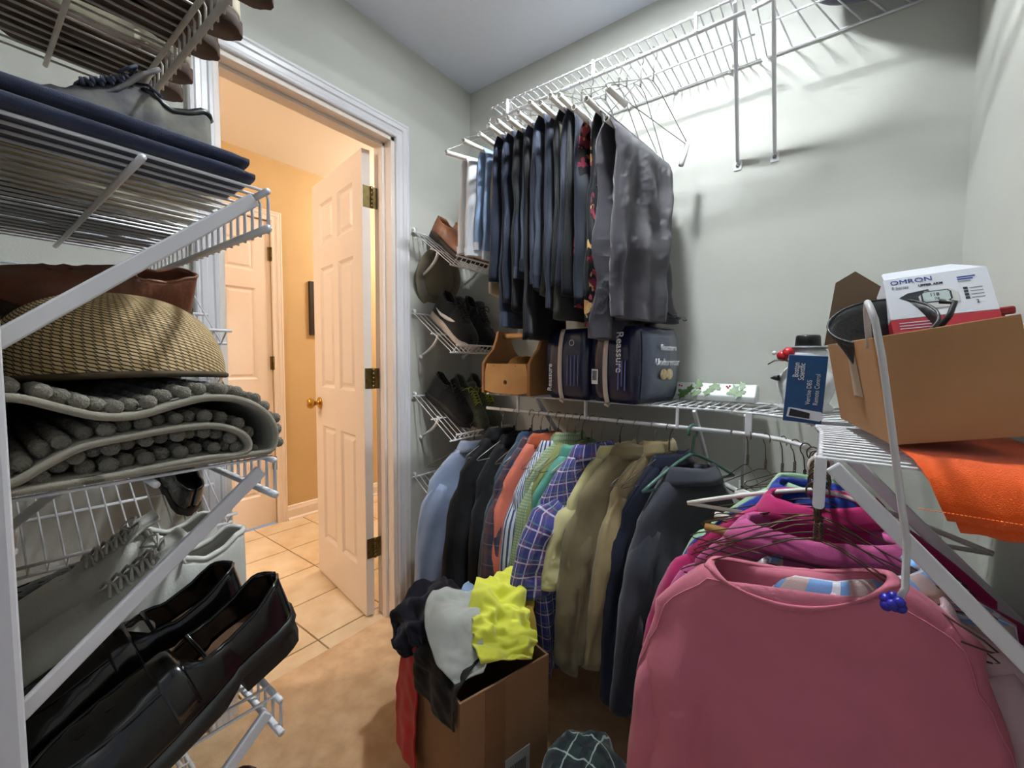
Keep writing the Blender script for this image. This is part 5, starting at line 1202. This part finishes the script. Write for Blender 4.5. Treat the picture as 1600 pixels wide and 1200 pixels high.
# navy bag on the high corner shelf
r = thing('navy_duffel', 'navy fabric bag lying on the high corner shelf', 'bag', (1.545, -.19, ZU + .008))
b = MB(); rows = []
for i in range(17):
    t = i / 16; k = math.sin(PI * min(.985, max(.015, t))) ** .18; rows.append([Vector((-.165 + .33 * t + .03 * math.cos(a) * 0, (.165 * k) * math.copysign(abs(math.cos(a)) ** .5, math.cos(a)) * (1 + .04 * nz(t * 4, math.cos(a), 1)), .10 + .10 * k * math.copysign(abs(math.sin(a)) ** .5, math.sin(a)))) for a in [2 * PI * q / 28 for q in range(28)]])
b.loft(rows, True, True, True); b.build('body', fabric('navy_nylon', (34, 38, 66), var=.15, rough=.6), r, True)
b = MB(); b.tube([(-.07, -.10, .20), (-.06, -.06, .25), (0, -.02, .27), (.06, -.06, .25), (.07, -.10, .20)], .008, 8); b.build('handle', C['navy'], r, True)
# ================================================================== LAUNDRY BOX ON THE FLOOR
CARD2 = mat('cardboard_floor', (150, 112, 78), .8, c2=(136, 100, 68), vscale=4, bump=.05, bscale=40)
ax = Vector((.27, .965, 0)).normalized(); bx = Vector((-.965, .27, 0)).normalized(); NC = Vector((.826, -.926, 0)); BW, BL, BH = .275, .27, .355
angz = math.atan2(ax.y, ax.x)
r = thing('laundry_box', 'cardboard box on the carpet heaped with clothes', 'box', NC, (0, 0, angz))
tk = .006
# local x along ax (0..BW), local y along bx (0..BL)
MB().box((0, 0, 0), (BW, tk, BH)).build('front_panel', CARD2, r, bevel=.0015); MB().box((0, BL - tk, 0), (BW, BL, BH)).build('back_panel', CARD2, r, bevel=.0015)
MB().box((0, tk, 0), (tk, BL - tk, BH)).build('side_panel', CARD2, r, bevel=.0015); MB().box((BW - tk, tk, 0), (BW, BL - tk, BH)).build('side_panel', CARD2, r, bevel=.0015); MB().box((tk, tk, 0), (BW - tk, BL - tk, tk)).build('bottom_panel', CARD2, r)
MB().box((.07, -.0012, .02), (.13, 0, BH)).build('tape', mat('brown_tape', (128, 92, 62), .35), r)
lb_ = MB(); lb_.box((.13, -.0014, .07), (.21, -.0001, .14)); lb_.build('shipping_label', mat('label_grey', (176, 176, 172), .5), r)
for k in range(9): MB().box((.14 + k * .0065, -.0019, .08), (.14 + k * .0065 + .003, -.0013, .115)).build('barcode_bar', BLACKP, r)
def BP(u, v, z): return NC + ax * (u * BW) + bx * (v * BL) + Vector((0, 0, z))
gl = 'clothes heaped in the laundry box'
drape('yellow_shirt', 'bright yellow shirt crumpled over the laundry box edge', 'shirt', [BP(.97, .80, .40), BP(.88, .68, .485), BP(.74, .48, .472), BP(.64, .30, .440), BP(.56, .14, .410), BP(.52, .05, .385)], [.08, .12, .16, .17, .17, .15], C['yellow'], 5, amp=.013, cross=ax, group=gl, freq=75, wr=2.2, nl=90, nw=60)
drape('grey_tee', 'light grey T-shirt crumpled between black and yellow clothes', 'shirt', [BP(.62, .95, .41), BP(.45, .85, .47), BP(.30, .66, .462), BP(.21, .45, .44), BP(.17, .22, .405), BP(.14, .07, .385)], [.10, .14, .15, .14, .11, .07], C['lightgrey'], 9, amp=.011, cross=(.8, .6, 0), group=gl)
drape('black_tee', 'black jersey shirt spilling over the box corner', 'shirt', [BP(.6, .55, .38), BP(.35, .48, .405), BP(.12, .44, .395), BP(.0, .42, .372), BP(-.035, .40, .335), BP(-.045, .38, .28)], [.12, .17, .2, .21, .21, .19], C['blackjersey'], 13, amp=.006, cross=(.965, -.27, 0), group=gl)
drape('navy_sweater', 'ink navy sweater bundled at the door side of the box', 'sweater', [BP(.85, 1.02, .37), BP(.6, 1.03, .43), BP(.35, 1.06, .445), BP(.1, 1.06, .42), BP(-.05, 1.06, .385), BP(-.12, 1.06, .34)], [.12, .22, .24, .22, .18, .10], C['inknavy'], 17, amp=.018, cross=bx, group=gl, curl=.02)
drape('red_garment', 'red garment hanging down outside the laundry box', 'shirt', [BP(.10, .90, .385), BP(.01, .90, .375), BP(-.045, .92, .33), BP(-.07, .92, .24), BP(-.085, .93, .14), BP(-.09, .93, .04)], [.08, .10, .10, .11, .12, .11], C['red'], 21, amp=.007, cross=bx, group=gl, freq=70, wr=.5)
drape('blue_cloth', 'pale blue cloth peeking out behind the grey T-shirt', 'cloth', [BP(.8, .9, .40), BP(.68, .8, .455), BP(.58, .68, .45)], [.08, .09, .06], C['skyblue'], 25, amp=.008, cross=bx, group=gl, nl=20, nw=16)
drape('mustard_cloth', 'mustard cloth behind the yellow shirt', 'cloth', [BP(.95, .6, .36), BP(.95, .5, .44), BP(.9, .36, .42), BP(.9, .25, .35)], [.08, .12, .10, .08], C['mustard'], 29, amp=.008, cross=ax, group=gl, nl=24, nw=16)
# clothes heaped on the carpet under the rail
def heap(name, label, c, rx, ry, h, m, seed, cat='shirt'):
    r = thing(name, label, cat, c); b = MB(); rows = []
    for j in range(24):
        t = j / 23; rows.append([])
        for k in range(56):
            a = 2 * PI * k / 56; q = 1 - t; rad = q ** .5
            d = 1 + .22 * nz(math.cos(a) * 2.2 + seed, math.sin(a) * 2.2, t * 2) + .06 * math.sin(9 * a + 8 * t + seed)
            rows[-1].append(Vector((rx * rad * math.cos(a) * d, ry * rad * math.sin(a) * d, max(.002, h * (1 - (1 - t) ** 1.8) * (1 + .10 * nz(math.cos(a) * rad * 2, math.sin(a) * rad * 2, seed)) + .010 * nz(math.cos(a) * rad * 9, math.sin(a) * rad * 9, seed) * (t > .02)))))
    b.loft(rows, True, True, True); b.build('cloth', m, r, True); return r
heap('plaid_blanket', 'dark green plaid flannel heaped on the carpet beside the box', (1.045, -.735, 0), .13, .15, .235, C['greenplaid'], 3, 'blanket')
heap('plaid_shirt', 'blue plaid shirt crumpled on the carpet by the laundry box', (.965, -.875, 0), .075, .075, .17, C['blueplaid'], 8)
